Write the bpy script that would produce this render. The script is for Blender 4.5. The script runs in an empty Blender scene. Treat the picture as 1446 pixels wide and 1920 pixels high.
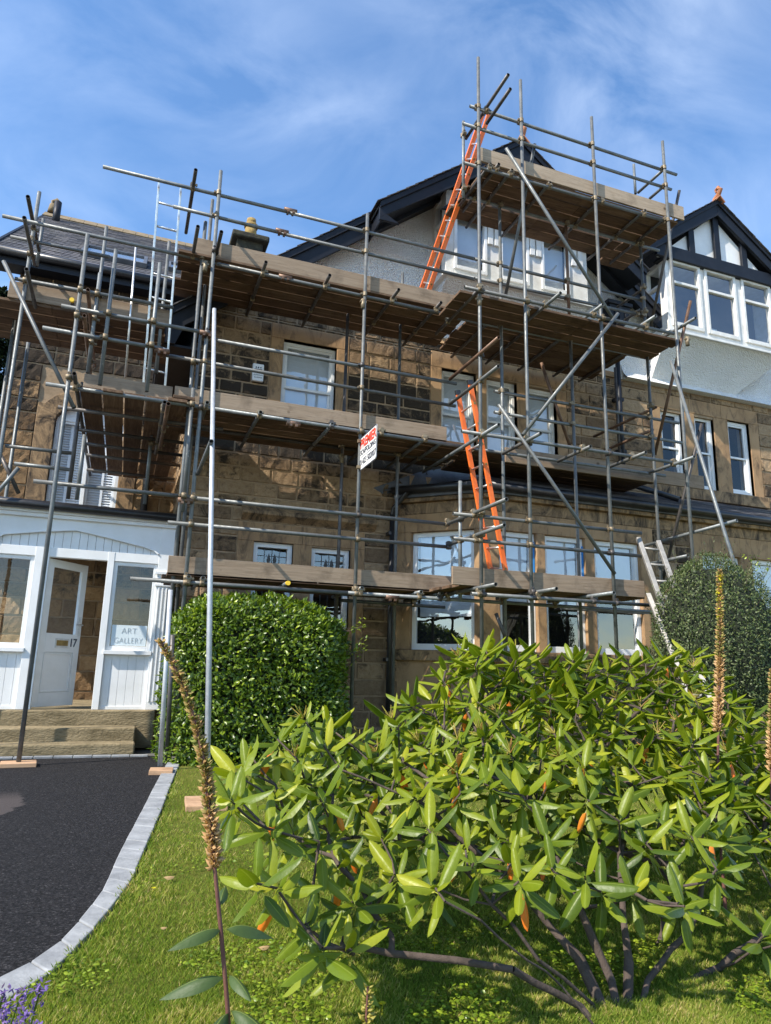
import bpy, bmesh, math, random
import numpy as np
from mathutils import Vector, Matrix, noise as mn
R = math.radians
S = bpy.context.scene
C = S.collection
rng = random.Random(7)
nr = np.random.RandomState(5)

# ------------------------------------------------------------------ camera, sky, sun, exposure
F_PX = 1309.5
YAW, PIT, ROL = R(20.165), R(12.596), R(1.393)
Vf = Vector((math.sin(YAW)*math.cos(PIT), math.cos(YAW)*math.cos(PIT), math.sin(PIT)))
_r = Vector((math.cos(YAW), -math.sin(YAW), 0)); _u = _r.cross(Vf)
Vr = _r*math.cos(ROL)+_u*math.sin(ROL); Vu = -_r*math.sin(ROL)+_u*math.cos(ROL)
cd = bpy.data.cameras.new('camera'); cam = bpy.data.objects.new('camera', cd); C.objects.link(cam)
cam.matrix_world = Matrix((Vr, Vu, -Vf)).transposed().to_4x4()
cd.sensor_fit = 'VERTICAL'; cd.sensor_height = 24; cd.lens = 24*F_PX/1920
cd.clip_start = 0.05; cd.clip_end = 2000
S.camera = cam
SUNV = Vector((-.94, -.34, .94)).normalized()     # towards the sun
EL = math.asin(SUNV.z); AZ = math.atan2(SUNV.x, SUNV.y)
W = bpy.data.worlds.new('World'); S.world = W; W.use_nodes = True
wn = W.node_tree.nodes; wl = W.node_tree.links
bg = wn['Background']; bg.inputs['Strength'].default_value = 0.15
sky = wn.new('ShaderNodeTexSky'); sky.sky_type = 'NISHITA'; sky.sun_disc = False
sky.sun_elevation = EL; sky.sun_rotation = AZ; sky.air_density = 1.0; sky.dust_density = 0.1; sky.ozone_density = 2.5; sky.altitude = 0
tc = wn.new('ShaderNodeTexCoord')
mp = wn.new('ShaderNodeMapping'); mp.inputs['Rotation'].default_value = (R(20), R(-30), R(35)); mp.inputs['Scale'].default_value = (1.0, 1.9, 2.2)
n1 = wn.new('ShaderNodeTexNoise'); n1.inputs['Scale'].default_value = 3.4; n1.inputs['Detail'].default_value = 11; n1.inputs['Roughness'].default_value = .56; n1.inputs['Distortion'].default_value = .55
n2 = wn.new('ShaderNodeTexNoise'); n2.inputs['Scale'].default_value = 1.1; n2.inputs['Detail'].default_value = 3
r1 = wn.new('ShaderNodeMapRange'); r1.inputs['From Min'].default_value = .4; r1.inputs['From Max'].default_value = 1.0
r2 = wn.new('ShaderNodeMapRange'); r2.inputs['From Min'].default_value = .36; r2.inputs['From Max'].default_value = .64
mm = wn.new('ShaderNodeMath'); mm.operation = 'MULTIPLY'; r1.inputs['To Max'].default_value = .5
mx = wn.new('ShaderNodeMix'); mx.data_type = 'RGBA'; mx.inputs[7].default_value = (6.2, 6.8, 7.6, 1)
hs = wn.new('ShaderNodeHueSaturation'); hs.inputs['Saturation'].default_value = 1.12; hs.inputs['Value'].default_value = 1.0
wl.new(tc.outputs['Generated'], mp.inputs[0]); wl.new(mp.outputs[0], n1.inputs[0]); wl.new(mp.outputs[0], n2.inputs[0])
wl.new(n1.outputs[0], r1.inputs[0]); wl.new(n2.outputs[0], r2.inputs[0]); wl.new(r1.outputs[0], mm.inputs[0]); wl.new(r2.outputs[0], mm.inputs[1])
wl.new(sky.outputs[0], hs.inputs['Color']); wl.new(hs.outputs[0], mx.inputs[6]); wl.new(mm.outputs[0], mx.inputs[0]); wl.new(mx.outputs[2], bg.inputs[0])
sd = bpy.data.lights.new('sun', 'SUN'); sd.energy = 4.1; sd.angle = R(.5); sd.color = (1, .93, .82)
so = bpy.data.objects.new('sun', sd); C.objects.link(so); so.rotation_euler = SUNV.to_track_quat('Z', 'Y').to_euler(); so.location = SUNV*60
S.view_settings.view_transform = 'Standard'; S.view_settings.look = 'None'; S.view_settings.gamma = 1
S.view_settings.exposure = 0.98

# ------------------------------------------------------------------ points measured in the photograph (its pixels) at a known distance
def ray(x, y): return Vf*F_PX+Vr*(x-723)-Vu*(y-960)
def P(x, y, Y): d = ray(x, y); return d*(Y/d.y)
def PZ(x, y, Z): d = ray(x, y); return d*(Z/d.z)
G = -1.06

# ------------------------------------------------------------------ materials
M = {}
def mat(name, col=(.5, .5, .5), rough=.8, metal=0., spec=.5):
    m = bpy.data.materials.new(name); m.use_nodes = True; M[name] = m
    b = m.node_tree.nodes['Principled BSDF']
    b.inputs['Base Color'].default_value = (*col, 1); b.inputs['Roughness'].default_value = rough; b.inputs['Metallic'].default_value = metal
    b.inputs['Specular IOR Level'].default_value = spec
    return m
class N:
    def __init__(s, m): s.m = m; s.t = m.node_tree; s.b = s.t.nodes['Principled BSDF']
    def n(s, ty, **k):
        o = s.t.nodes.new('ShaderNode'+ty)
        for a, v in k.items():
            if hasattr(o, a) and not a[0].isupper(): setattr(o, a, v)
        return o
    def l(s, a, b): s.t.links.new(a, b)
    def coord(s, scale=(1, 1, 1), rot=(0, 0, 0), kind='Object'):
        t = s.n('TexCoord'); m = s.n('Mapping'); m.inputs['Scale'].default_value = scale; m.inputs['Rotation'].default_value = rot
        s.l(t.outputs[kind], m.inputs[0]); return m.outputs[0]
    def noise(s, vec, sc, det=4, ro=.55, dist=0):
        o = s.n('TexNoise'); o.inputs['Scale'].default_value = sc; o.inputs['Detail'].default_value = det
        o.inputs['Roughness'].default_value = ro; o.inputs['Distortion'].default_value = dist; s.l(vec, o.inputs['Vector']); return o.outputs[0]
    def ramp(s, fac, stops):
        o = s.n('ValToRGB'); e = o.color_ramp.elements
        while len(e) < len(stops): e.new(.5)
        for i, (p, c) in enumerate(stops): e[i].position = p; e[i].color = (*c, 1) if len(c) == 3 else c
        s.l(fac, o.inputs[0]); return o.outputs[0]
    def rng(s, v, a, b, c=0, d=1):
        o = s.n('MapRange'); s.l(v, o.inputs[0])
        for i, q in zip((1, 2, 3, 4), (a, b, c, d)): o.inputs[i].default_value = q
        return o.outputs[0]
    def mix(s, f, a, b, mode='MIX'):
        o = s.n('Mix'); o.data_type = 'RGBA'; o.blend_type = mode
        for q, i in ((f, 0), (a, 6), (b, 7)):
            if isinstance(q, (int, float)): o.inputs[i].default_value = q
            elif isinstance(q, tuple): o.inputs[i].default_value = (*q, 1)
            else: s.l(q, o.inputs[i])
        return o.outputs[2]
    def math(s, op, a, b=0.):
        o = s.n('Math'); o.operation = op
        for q, i in ((a, 0), (b, 1)):
            if isinstance(q, (int, float)): o.inputs[i].default_value = q
            else: s.l(q, o.inputs[i])
        return o.outputs[0]
    def bump(s, h, st=.5, d=.01):
        o = s.n('Bump'); o.inputs['Strength'].default_value = st; o.inputs['Distance'].default_value = d; s.l(h, o.inputs['Height']); s.l(o.outputs[0], s.b.inputs['Normal']); return o
    def col(s, c): s.l(c, s.b.inputs['Base Color'])
    def attr(s, name='rnd'):
        o = s.n('Attribute'); o.attribute_name = name; q = s.n('SeparateColor'); s.l(o.outputs['Color'], q.inputs[0]); return q.outputs
    def objrand(s): return s.n('ObjectInfo').outputs['Random']

def m_stone(name, base, dark, soot=(.035, .027, .02), sootk=1.):
    n = N(mat(name, rough=.93, spec=.25)); v = n.coord()
    a = n.attr()
    c = n.ramp(a[0], [(0, dark), (.35, tuple(.5*(x+y) for x, y in zip(base, dark))), (.7, base), (1, tuple(min(1, x*1.25) for x in base))])
    f = n.noise(v, 14, 6, .7); c = n.mix(n.rng(f, .3, .75), c, n.mix(1., c, (.62, .55, .5), 'MULTIPLY'))
    big = n.noise(v, 5.5, 5, .75, .6)
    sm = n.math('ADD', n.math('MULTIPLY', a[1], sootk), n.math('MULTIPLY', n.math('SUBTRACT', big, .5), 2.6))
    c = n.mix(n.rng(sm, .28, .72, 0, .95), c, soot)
    n.col(c)
    fine = n.noise(n.coord((1, 1, 2.2)), 22, 7, .72, .8); n.bump(fine, .9, .03)
m_stone('rock_stone', (.40, .285, .17), (.22, .15, .09))
m_stone('wing_stone', (.36, .235, .12), (.20, .125, .065))
def m_dressed():
    n = N(mat('dressed_stone', rough=.9, spec=.25)); v = n.coord()
    c = n.ramp(n.noise(v, 2.2, 4, .6, .5), [(.25, (.22, .135, .075)), (.5, (.35, .22, .115)), (.75, (.41, .26, .14))])
    f = n.noise(n.coord((1, 1, .35)), 5, 7, .75, .8); c = n.mix(n.rng(f, .5, .68, 0, .8), c, (.06, .045, .034))
    n.col(c); n.bump(n.noise(v, 40, 6, .7), .35, .01)
m_dressed()
def m_sooty():
    n = N(mat('sooty_stone', rough=.92, spec=.25)); v = n.coord()
    f = n.noise(n.coord((1, 1, .5)), 3.4, 8, .78, 1.2)
    n.col(n.mix(n.rng(f, .42, .62), (.33, .215, .115), (.035, .027, .022))); n.bump(n.noise(v, 30, 6, .7), .4, .012)
m_sooty()
def m_plain(name, c1, c2, sc, rough, bsc=60, bst=.2, bd=.004, metal=0, spec=.5, stretch=(1, 1, 1)):
    n = N(mat(name, rough=rough, metal=metal, spec=spec)); v = n.coord(stretch)
    n.col(n.ramp(n.noise(v, sc, 5, .65), [(.3, c1), (.7, c2)])); n.bump(n.noise(v, bsc, 4, .6), bst, bd); return n
m_plain('mortar', (.24, .165, .095), (.38, .265, .16), 9, .95, 50, .5, .01)
m_plain('black_paint', (.006, .007, .011), (.013, .015, .021), 5, .5, 30, .1, .004, 0, .3)
m_plain('white_paint', (.70, .70, .68), (.80, .80, .79), 3, .45, 40, .08, .002)
m_plain('old_white_paint', (.60, .58, .53), (.78, .77, .74), 6, .6, 25, .25, .004)
m_plain('blind_fabric', (.70, .70, .68), (.78, .78, .77), 3, .9, 80, .1)
m_plain('shutter_white', (.62, .66, .70), (.74, .77, .80), 3, .5, 80, .1)
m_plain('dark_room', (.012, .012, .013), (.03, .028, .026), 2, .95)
m_plain('terracotta', (.30, .11, .05), (.45, .20, .10), 12, .9, 30, .4)
m_plain('lead_grey', (.04, .045, .055), (.13, .14, .16), 4, .5, 20, .2)
m_plain('orange_fibreglass', (.78, .13, .015), (.90, .19, .03), 7, .42, 30, .1)
m_plain('aluminium', (.55, .55, .54), (.78, .78, .77), 15, .38, 80, .15, .002, .85)
m_plain('brass', (.25, .17, .06), (.4, .28, .1), 20, .4, 30, .1, .002, .8)
m_plain('steel_clip', (.12, .085, .05), (.33, .27, .18), 25, .6, 60, .5, .004, .5)
m_plain('yellow_plastic', (.8, .5, .02), (.9, .6, .05), 5, .5)
m_plain('blue_tape', (.02, .18, .5), (.03, .25, .6), 5, .6)
m_plain('letters_dark', (.03, .035, .06), (.05, .055, .08), 5, .5)
m_plain('letters_red', (.62, .04, .02), (.7, .06, .03), 5, .5)
m_plain('letters_etched', (.34, .38, .40), (.40, .44, .46), 5, .5)
m_plain('frosted_film', (.62, .70, .72), (.70, .77, .79), 4, .7)
m_plain('black_plastic', (.012, .012, .014), (.03, .03, .032), 6, .35, 30, .1)
m_plain('cushion_fabric', (.40, .48, .46), (.60, .64, .60), 18, .9)
m_plain('step_stone', (.13, .10, .05), (.30, .235, .135), 3.6, .92, 22, .9, .02, stretch=(1, 1, 2.5))
m_plain('sett_stone', (.17, .175, .18), (.33, .335, .335), 7, .9, 40, .5, .008)
m_plain('bark', (.045, .032, .025), (.10, .072, .058), 18, .95, 60, .8, .006)
m_plain('soil', (.05, .032, .02), (.12, .085, .05), 10, .95, 20, .8, .02)
m_plain('seed_stem', (.10, .035, .03), (.17, .075, .05), 20, .7)
def m_pebble():
    n = N(mat('pebbledash', rough=.9, spec=.3)); v = n.coord()
    w = n.n('TexVoronoi'); w.inputs['Scale'].default_value = 42; n.l(v, w.inputs['Vector'])
    h = n.math('ADD', n.noise(v, 34, 4, .6), n.math('MULTIPLY', w.outputs['Distance'], -.7))
    n.col(n.mix(n.rng(n.noise(v, 1.8, 5, .6), .35, .7), (.76, .75, .73), (.84, .835, .82))); n.bump(h, 1., .03)
m_pebble()
def m_timber(name, c1, c2, c3, knots=True, axis='X'):
    n = N(mat(name, rough=.85, spec=.3)); v0 = n.n('TexCoord').outputs['Object']
    rd = n.objrand(); ad = n.n('VectorMath'); ad.operation = 'ADD'
    cb = n.n('CombineXYZ'); n.l(n.math('MULTIPLY', rd, 31.), cb.inputs[0]); n.l(n.math('MULTIPLY', rd, 17.), cb.inputs[2]); n.l(v0, ad.inputs[0]); n.l(cb.outputs[0], ad.inputs[1])
    mpn = n.n('Mapping'); mpn.inputs['Scale'].default_value = {'X': (.9, 14, 14), 'Y': (14, .9, 14)}[axis]; n.l(ad.outputs[0], mpn.inputs[0])
    g = n.noise(mpn.outputs[0], 2.4, 6, .7, .9)
    c = n.ramp(g, [(.25, c1), (.5, c2), (.78, c3)])
    b = n.noise(ad.outputs[0], 3.2, 4, .6, .3); c = n.mix(n.rng(b, .52, .72, 0, .55), c, tuple(x*.35 for x in c1))
    c = n.mix(n.rng(rd, 0, 1, 0, .8), c, n.mix(1., c, (.5, .44, .4), 'MULTIPLY'))
    w = n.n('TexVoronoi'); w.inputs['Scale'].default_value = 2.1; n.l(ad.outputs[0], w.inputs['Vector'])
    if knots: c = n.mix(n.rng(w.outputs['Distance'], .035, .075, .8, 0), c, (.06, .035, .02))
    n.col(c); n.bump(g, .5, .006)
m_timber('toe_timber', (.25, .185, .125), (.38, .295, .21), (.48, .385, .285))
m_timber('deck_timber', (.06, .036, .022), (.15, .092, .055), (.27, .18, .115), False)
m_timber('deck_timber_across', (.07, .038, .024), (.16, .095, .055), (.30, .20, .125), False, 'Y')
m_timber('pad_timber', (.35, .20, .11), (.5, .31, .18), (.6, .4, .25), False)
def m_tube(name, c1, c2, rust, ramt):
    n = N(mat(name, rough=.55, metal=.35, spec=.4)); v = n.coord()
    c = n.ramp(n.noise(v, 7, 6, .7), [(.3, c1), (.7, c2)])
    c = n.mix(n.rng(n.noise(v, 3.1, 5, .75, .5), ramt, ramt+.16, 0, .85), c, rust)
    c = n.mix(n.rng(n.objrand(), 0, 1, 0, .8), c, n.mix(1., c, (.58, .53, .49), 'MULTIPLY'))
    c = n.mix(n.rng(n.noise(v, 9, 5, .8), .66, .74, 0, .6), c, (.50, .49, .46))
    n.col(c); n.l(n.rng(n.noise(v, 25, 3), .3, .7, .38, .62), n.b.inputs['Roughness']); n.bump(n.noise(v, 45, 4), .15, .003)
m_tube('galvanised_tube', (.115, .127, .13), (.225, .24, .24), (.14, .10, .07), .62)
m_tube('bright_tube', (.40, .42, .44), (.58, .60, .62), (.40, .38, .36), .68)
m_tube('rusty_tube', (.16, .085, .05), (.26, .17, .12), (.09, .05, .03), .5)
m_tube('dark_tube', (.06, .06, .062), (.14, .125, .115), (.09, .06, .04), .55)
def m_slate():
    n = N(mat('slate', rough=.72, spec=.4)); a = n.attr(); v = n.coord()
    c = n.ramp(a[0], [(0, (.045, .045, .052)), (.6, (.085, .083, .092)), (1, (.14, .13, .135))])
    c = n.mix(n.rng(n.noise(v, 3, 5, .7), .5, .75, 0, .7), c, (.16, .15, .115)); n.col(c); n.bump(n.noise(v, 30, 5), .3, .006)
m_slate()
def m_glass(name, k, tint=(.9, .95, 1)):
    m = bpy.data.materials.new(name); m.use_nodes = True; M[name] = m; t = m.node_tree; t.nodes.clear()
    o = t.nodes.new('ShaderNodeOutputMaterial'); x = t.nodes.new('ShaderNodeMixShader'); tr = t.nodes.new('ShaderNodeBsdfTransparent'); g = t.nodes.new('ShaderNodeBsdfGlossy')
    lw = t.nodes.new('ShaderNodeLayerWeight'); lw.inputs[0].default_value = .5; pw = t.nodes.new('ShaderNodeMath'); pw.operation = 'POWER'; pw.inputs[1].default_value = 5; f = t.nodes.new('ShaderNodeMapRange'); f.inputs[3].default_value = k; f.inputs[4].default_value = 1; t.links.new(lw.outputs['Facing'], pw.inputs[0]); t.links.new(pw.outputs[0], f.inputs[0]); g.inputs['Roughness'].default_value = .01; tr.inputs[0].default_value = (*tint, 1)
    nz = t.nodes.new('ShaderNodeTexNoise'); nz.inputs['Scale'].default_value = 2.2; bp = t.nodes.new('ShaderNodeBump'); bp.inputs['Strength'].default_value = .06; bp.inputs['Distance'].default_value = .05
    tcn = t.nodes.new('ShaderNodeTexCoord'); t.links.new(tcn.outputs['Object'], nz.inputs['Vector']); t.links.new(nz.outputs[0], bp.inputs['Height']); t.links.new(bp.outputs[0], g.inputs['Normal'])
    t.links.new(f.outputs[0], x.inputs[0]); t.links.new(tr.outputs[0], x.inputs[1]); t.links.new(g.outputs[0], x.inputs[2]); t.links.new(x.outputs[0], o.inputs[0])
m_glass('window_glass', .23); m_glass('roof_glass', .6); m_glass('clear_glass', .08)
def m_leaf(name, cols, rough=.4, trans=.35, spec=.5, vein=False):
    m = mat(name, rough=rough, spec=spec); n = N(m); a = n.attr()
    c = n.ramp(a[0], cols); c = n.mix(n.math('MULTIPLY', a[1], .35), c, (.34, .38, .08)); n.col(c)
    if vein: n.bump(n.noise(n.coord(), 45, 4), .45, .004); n.col(n.mix(n.rng(n.noise(n.coord(), 38, 3), .55, .8, 0, .5), c, n.mix(1., c, (.6, .7, .5), 'MULTIPLY')))
    tl = n.n('BsdfTranslucent'); n.l(n.mix(1., c, (1.5, 1.6, .7), 'MULTIPLY'), tl.inputs[0]); ms = n.n('MixShader'); ms.inputs[0].default_value = trans
    out = n.t.nodes['Material Output']; n.l(n.b.outputs[0], ms.inputs[1]); n.l(tl.outputs[0], ms.inputs[2]); n.l(ms.outputs[0], out.inputs[0])
m_leaf('rhododendron_leaf', [(0, (.036, .070, .005)), (.35, (.11, .158, .008)), (.7, (.205, .24, .012)), (.93, (.33, .33, .022)), (.95, (.75, .16, .02)), (1, (.75, .26, .03))], .4, .28, .32, True)
m_leaf('bud_leaf', [(0, (.30, .26, .05)), (.6, (.42, .36, .07)), (1, (.45, .22, .06))], .5, .3)
m_leaf('laurel_leaf', [(0, (.03, .06, .006)), (.5, (.09, .15, .010)), (.85, (.20, .27, .018)), (1, (.30, .37, .03))], .36, .28, .5)
m_leaf('small_leaf', [(0, (.025, .045, .012)), (.5, (.065, .095, .028)), (1, (.16, .18, .065))], .5, .2, .4)
m_leaf('grass_blade', [(0, (.09, .15, .018)), (.45, (.18, .25, .03)), (.78, (.31, .32, .06)), (1, (.50, .40, .17))], .6, .35, .2)
m_leaf('seed_pod', [(0, (.22, .25, .06)), (.4, (.45, .27, .12)), (1, (.62, .42, .22))], .7, .2, .2)
m_leaf('fresh_flower', [(0, (.5, .45, .02)), (1, (.7, .6, .05))], .6, .3, .2)
m_leaf('broad_leaf', [(0, (.035, .065, .018)), (.8, (.07, .11, .03)), (1, (.25, .06, .05))], .5, .25, .3, True)
m_leaf('lavender_flower', [(0, (.10, .06, .22)), (1, (.30, .20, .50))], .7, .3, .2)
m_leaf('conifer_needle', [(0, (.012, .022, .012)), (1, (.035, .055, .03))], .6, .1, .2)

# ------------------------------------------------------------------ mesh builder
OFF = {}
class MB:
    def __init__(s): s.v = []; s.f = []; s.c = []; s.sm = []; s.m = []
    def add(s, vs, fs, c=(0, 0, 0), smooth=False, mi=0):
        o = len(s.v); s.v += [tuple(p) for p in vs]
        for f in fs: s.f.append([i+o for i in f]); s.c.append(c); s.sm.append(smooth); s.m.append(mi)
    def box(s, x0, x1, y0, y1, z0, z1, c=(0, 0, 0), mi=0):
        s.add([(x, y, z) for x in (x0, x1) for y in (y0, y1) for z in (z0, z1)], [(0, 1, 3, 2), (4, 6, 7, 5), (0, 4, 5, 1), (2, 3, 7, 6), (0, 2, 6, 4), (1, 5, 7, 3)], c, False, mi); return s
    def obox(s, o, a, b, d, c=(0, 0, 0), mi=0):      # corner o, edge vectors a, b, d
        o, a, b, d = map(Vector, (o, a, b, d))
        s.add([o+a*i+b*j+d*k for i in (0, 1) for j in (0, 1) for k in (0, 1)], [(0, 1, 3, 2), (4, 6, 7, 5), (0, 4, 5, 1), (2, 3, 7, 6), (0, 2, 6, 4), (1, 5, 7, 3)], c, False, mi); return s
    def beam(s, a, b, w, h, up=(0, 0, 1), c=(0, 0, 0), mi=0):    # bar from a to b, w across, h along up
        a = Vector(a); b = Vector(b); d = b-a; x = d.cross(Vector(up)).normalized(); u = x.cross(d).normalized()
        return s.obox(a-x*w/2-u*h/2, d, x*w, u*h, c, mi)
    def prism(s, pts, d, c=(0, 0, 0), mi=0):         # polygon extruded along d
        n = len(pts); d = Vector(d); p = [Vector(q) for q in pts]
        s.add(p+[q+d for q in p], [list(range(n)), list(range(2*n-1, n-1, -1))]+[(i, i+n, (i+1) % n+n, (i+1) % n) for i in range(n)], c, False, mi); return s
    def tube(s, a, b, r, n=12, hollow=True, r2=None, c=(0, 0, 0), mi=0, wall=.004):
        a = Vector(a); b = Vector(b); d = (b-a).normalized(); r2 = r if r2 is None else r2
        x = d.orthogonal().normalized(); y = d.cross(x)
        ring = lambda p, q: [p+(x*math.cos(t)+y*math.sin(t))*q for t in [2*math.pi*i/n for i in range(n)]]
        vs = ring(a, r)+ring(b, r2); q = lambda i, j: [(k+i*n, (k+1) % n+i*n, (k+1) % n+j*n, k+j*n) for k in range(n)]
        if hollow:
            vs += ring(a, r-wall)+ring(b, r2-wall)+ring(a+d*.12, r-wall)+ring(b-d*.12, r2-wall)
            s.add(vs, q(0, 1), c, True, mi); o = len(s.v)-len(vs)
            s.add([], [], c)
            for fl in (q(0, 2), q(3, 1), q(2, 4), q(5, 3), [list(range(4*n, 5*n))], [list(range(5*n, 6*n))]):
                for f in fl: s.f.append([i+o for i in f]); s.c.append(c); s.sm.append(False); s.m.append(mi)
        else:
            s.add(vs, q(0, 1), c, True, mi); o = len(s.v)-len(vs)
            for f in (list(range(n)), list(range(n, 2*n))): s.f.append([i+o for i in f]); s.c.append(c); s.sm.append(False); s.m.append(mi)
        return s
    def path(s, pts, rad, n=6, c=(0, 0, 0)):
        pts = [Vector(p) for p in pts]
        if isinstance(rad, (int, float)): rad = [rad]*len(pts)
        o = len(s.v); up = Vector((.31, .2, .93)).normalized()
        for i, p in enumerate(pts):
            d = (pts[min(i+1, len(pts)-1)]-pts[max(i-1, 0)]).normalized(); x = d.cross(up)
            if x.length < .05: x = d.cross(Vector((1, 0, 0)))
            x.normalize(); y = d.cross(x)
            s.v += [tuple(p+(x*math.cos(2*math.pi*k/n)+y*math.sin(2*math.pi*k/n))*rad[i]) for k in range(n)]
        for i in range(len(pts)-1):
            for k in range(n): s.f.append([o+i*n+k, o+i*n+(k+1) % n, o+(i+1)*n+(k+1) % n, o+(i+1)*n+k]); s.c.append(c); s.sm.append(True); s.m.append(0)
        return s
    def build(s, name, mats, parent=None, bevel=0):
        off = OFF.get(parent.name, Vector()) if parent else Vector()
        me = bpy.data.meshes.new(name); v = np.array(s.v, dtype=np.float64)-np.array(off)
        me.from_pydata(v.tolist(), [], s.f); mats = mats if isinstance(mats, (list, tuple)) else [mats]
        for m in mats: me.materials.append(M[m])
        me.polygons.foreach_set('use_smooth', s.sm); me.polygons.foreach_set('material_index', s.m)
        at = me.color_attributes.new('rnd', 'FLOAT_COLOR', 'CORNER'); ln = np.zeros(len(me.polygons), dtype=np.int32); me.polygons.foreach_get('loop_total', ln)
        cc = np.ones((len(s.c), 4)); cc[:, :3] = np.array(s.c); at.data.foreach_set('color', np.repeat(cc, ln, axis=0).ravel())
        bm = bmesh.new(); bm.from_mesh(me)
        if len(s.f) < 60000: bmesh.ops.recalc_face_normals(bm, faces=bm.faces)
        bm.to_mesh(me); bm.free(); me.update()
        o = bpy.data.objects.new(name, me); C.objects.link(o)
        if parent: o.parent = parent; OFF[o.name] = off
        if bevel: bv = o.modifiers.new('b', 'BEVEL'); bv.width = bevel; bv.segments = 2; bv.limit_method = 'ANGLE'
        return o
def tag(o, label=None, cat=None, group=None, kind=None):
    if label: o['label'] = label
    if cat: o['category'] = cat
    if group: o['group'] = group
    if kind: o['kind'] = kind
    return o
def thing(name, loc, label, cat, group=None):
    o = bpy.data.objects.new(name, None); C.objects.link(o); o.location = loc; o.empty_display_size = .1; OFF[o.name] = Vector(loc); return tag(o, label, cat, group)
def text(name, s, size, loc, xdir, updir, m, parent, ext=.002, sx=1., font_bold=0.):
    cu = bpy.data.curves.new(name, 'FONT'); cu.body = s; cu.size = size; cu.extrude = ext; cu.align_x = 'CENTER'; cu.align_y = 'CENTER'; cu.offset = font_bold
    t = bpy.data.objects.new(name, cu); C.objects.link(t); dg = bpy.context.evaluated_depsgraph_get(); me = bpy.data.meshes.new_from_object(t.evaluated_get(dg)); bpy.data.objects.remove(t)
    o = bpy.data.objects.new(name, me); me.materials.clear(); me.materials.append(M[m]); C.objects.link(o)
    x = Vector(xdir).normalized(); y = Vector(updir).normalized(); z = x.cross(y)
    mtx = Matrix((x*sx, y, z)).transposed()
    loc = Vector(loc)-(OFF.get(parent.name, Vector()) if parent else Vector())
    for v in me.vertices: v.co = mtx @ v.co + loc
    o.parent = parent; return o

# ------------------------------------------------------------------ setting: lawn, driveway, kerb
def curve_pts(px): return [PZ(x, y, G) for x, y in px]
inner = curve_pts([(318, 1425), (303, 1450), (262, 1530), (225, 1600), (190, 1680), (148, 1735), (95, 1790), (0, 1842)])
outer = curve_pts([(342, 1425), (330, 1450), (300, 1530), (270, 1600), (248, 1655), (190, 1735), (100, 1830), (0, 1893)])
def ext(l): d = (l[-1]-l[-2]).normalized(); return l+[l[-1]+d*.6+Vector((-.15, 0, 0)), l[-1]+d*2.5+Vector((-1.0, .2, 0))]
def resample(l, n):
    L = [0]
    for a, b in zip(l, l[1:]): L.append(L[-1]+(b-a).length)
    out = []
    for i in range(n+1):
        t = L[-1]*i/n; k = max(j for j in range(len(L)) if L[j] <= t+1e-9); k = min(k, len(l)-2)
        out.append(l[k].lerp(l[k+1], (t-L[k])/(L[k+1]-L[k]+1e-9)))
    return out
inner = resample(ext(inner), 60); outer = resample(ext(outer), 60)
def lawnmat():
    n = N(mat('lawn_ground', rough=.95, spec=.1)); v = n.coord()
    c = n.ramp(n.noise(v, 1.6, 6, .7), [(.3, (.10, .12, .018)), (.5, (.17, .175, .03)), (.72, (.25, .22, .06))])
    c = n.mix(n.rng(n.noise(v, 22, 5, .7), .4, .7, 0, .6), c, (.07, .11, .015)); n.col(c); n.bump(n.noise(v, 90, 5, .7), 1, .03)
lawnmat()
def tarmat():
    n = N(mat('tarmac', rough=.9, spec=.2)); v = n.coord()
    vz = n.n('TexVoronoi'); vz.inputs['Scale'].default_value = 120; n.l(v, vz.inputs['Vector']); vs_ = n.n('SeparateColor'); n.l(vz.outputs['Color'], vs_.inputs[0]); sp = n.math('ADD', n.math('MULTIPLY', n.noise(v, 60, 5, .8), .75), n.math('MULTIPLY', vs_.outputs[0], .27)); c = n.ramp(sp, [(.38, (.006, .0055, .006)), (.55, (.022, .020, .021)), (.66, (.045, .042, .043)), (.72, (.11, .10, .10))])
    w = n.noise(v, 1.3, 6, .62, .4); gx = n.n('SeparateXYZ'); n.l(v, gx.inputs[0])
    f = n.math('ADD', n.math('MULTIPLY', n.math('SUBTRACT', w, .5), .9), n.rng(gx.outputs[0], -.95, -.35, .6, -.25))
    f2 = n.math('MULTIPLY', n.rng(f, .12, .16), n.rng(n.math('ABSOLUTE', n.math('SUBTRACT', gx.outputs[1], 6.05)), .35, .75, 1, 0))
    c = n.mix(n.math('MULTIPLY', f2, .8), c, (.10, .082, .076)); n.col(c); n.bump(sp, 1., .02)
tarmat()
g = MB(); g.add([(-300, -200, G-.03), (300, -200, G-.03), (300, 400, G-.03), (-300, 400, G-.03)], [(0, 1, 2, 3)]); m_plain('far_ground', (.10, .10, .09), (.17, .16, .14), .6, .95); tag(g.build('ground', 'far_ground'), kind='structure')
g = MB(); pts = [Vector((p.x, p.y, G)) for p in inner]
poly = [Vector((-14, 8.96, G)), Vector((.48, 8.96, G))]+pts+[Vector((-3, 1.4, G)), Vector((-14, 0, G))]
g.add(poly, [list(range(len(poly)))]); tag(g.build('driveway', 'tarmac'), kind='structure')
g = MB(); poly = [p+Vector((0, 0, .0)) for p in outer]+[Vector((-2.0, .5, G)), Vector((0, -2, G)), Vector((14, -2, G)), Vector((14, 9.9, G)), Vector((.62, 9.9, G))]
g.add(poly, [list(range(len(poly)))]); tag(g.build('lawn', 'lawn_ground'), kind='structure')
g = MB()
ia = resample(inner, 44); oa = resample(outer, 44)
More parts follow.
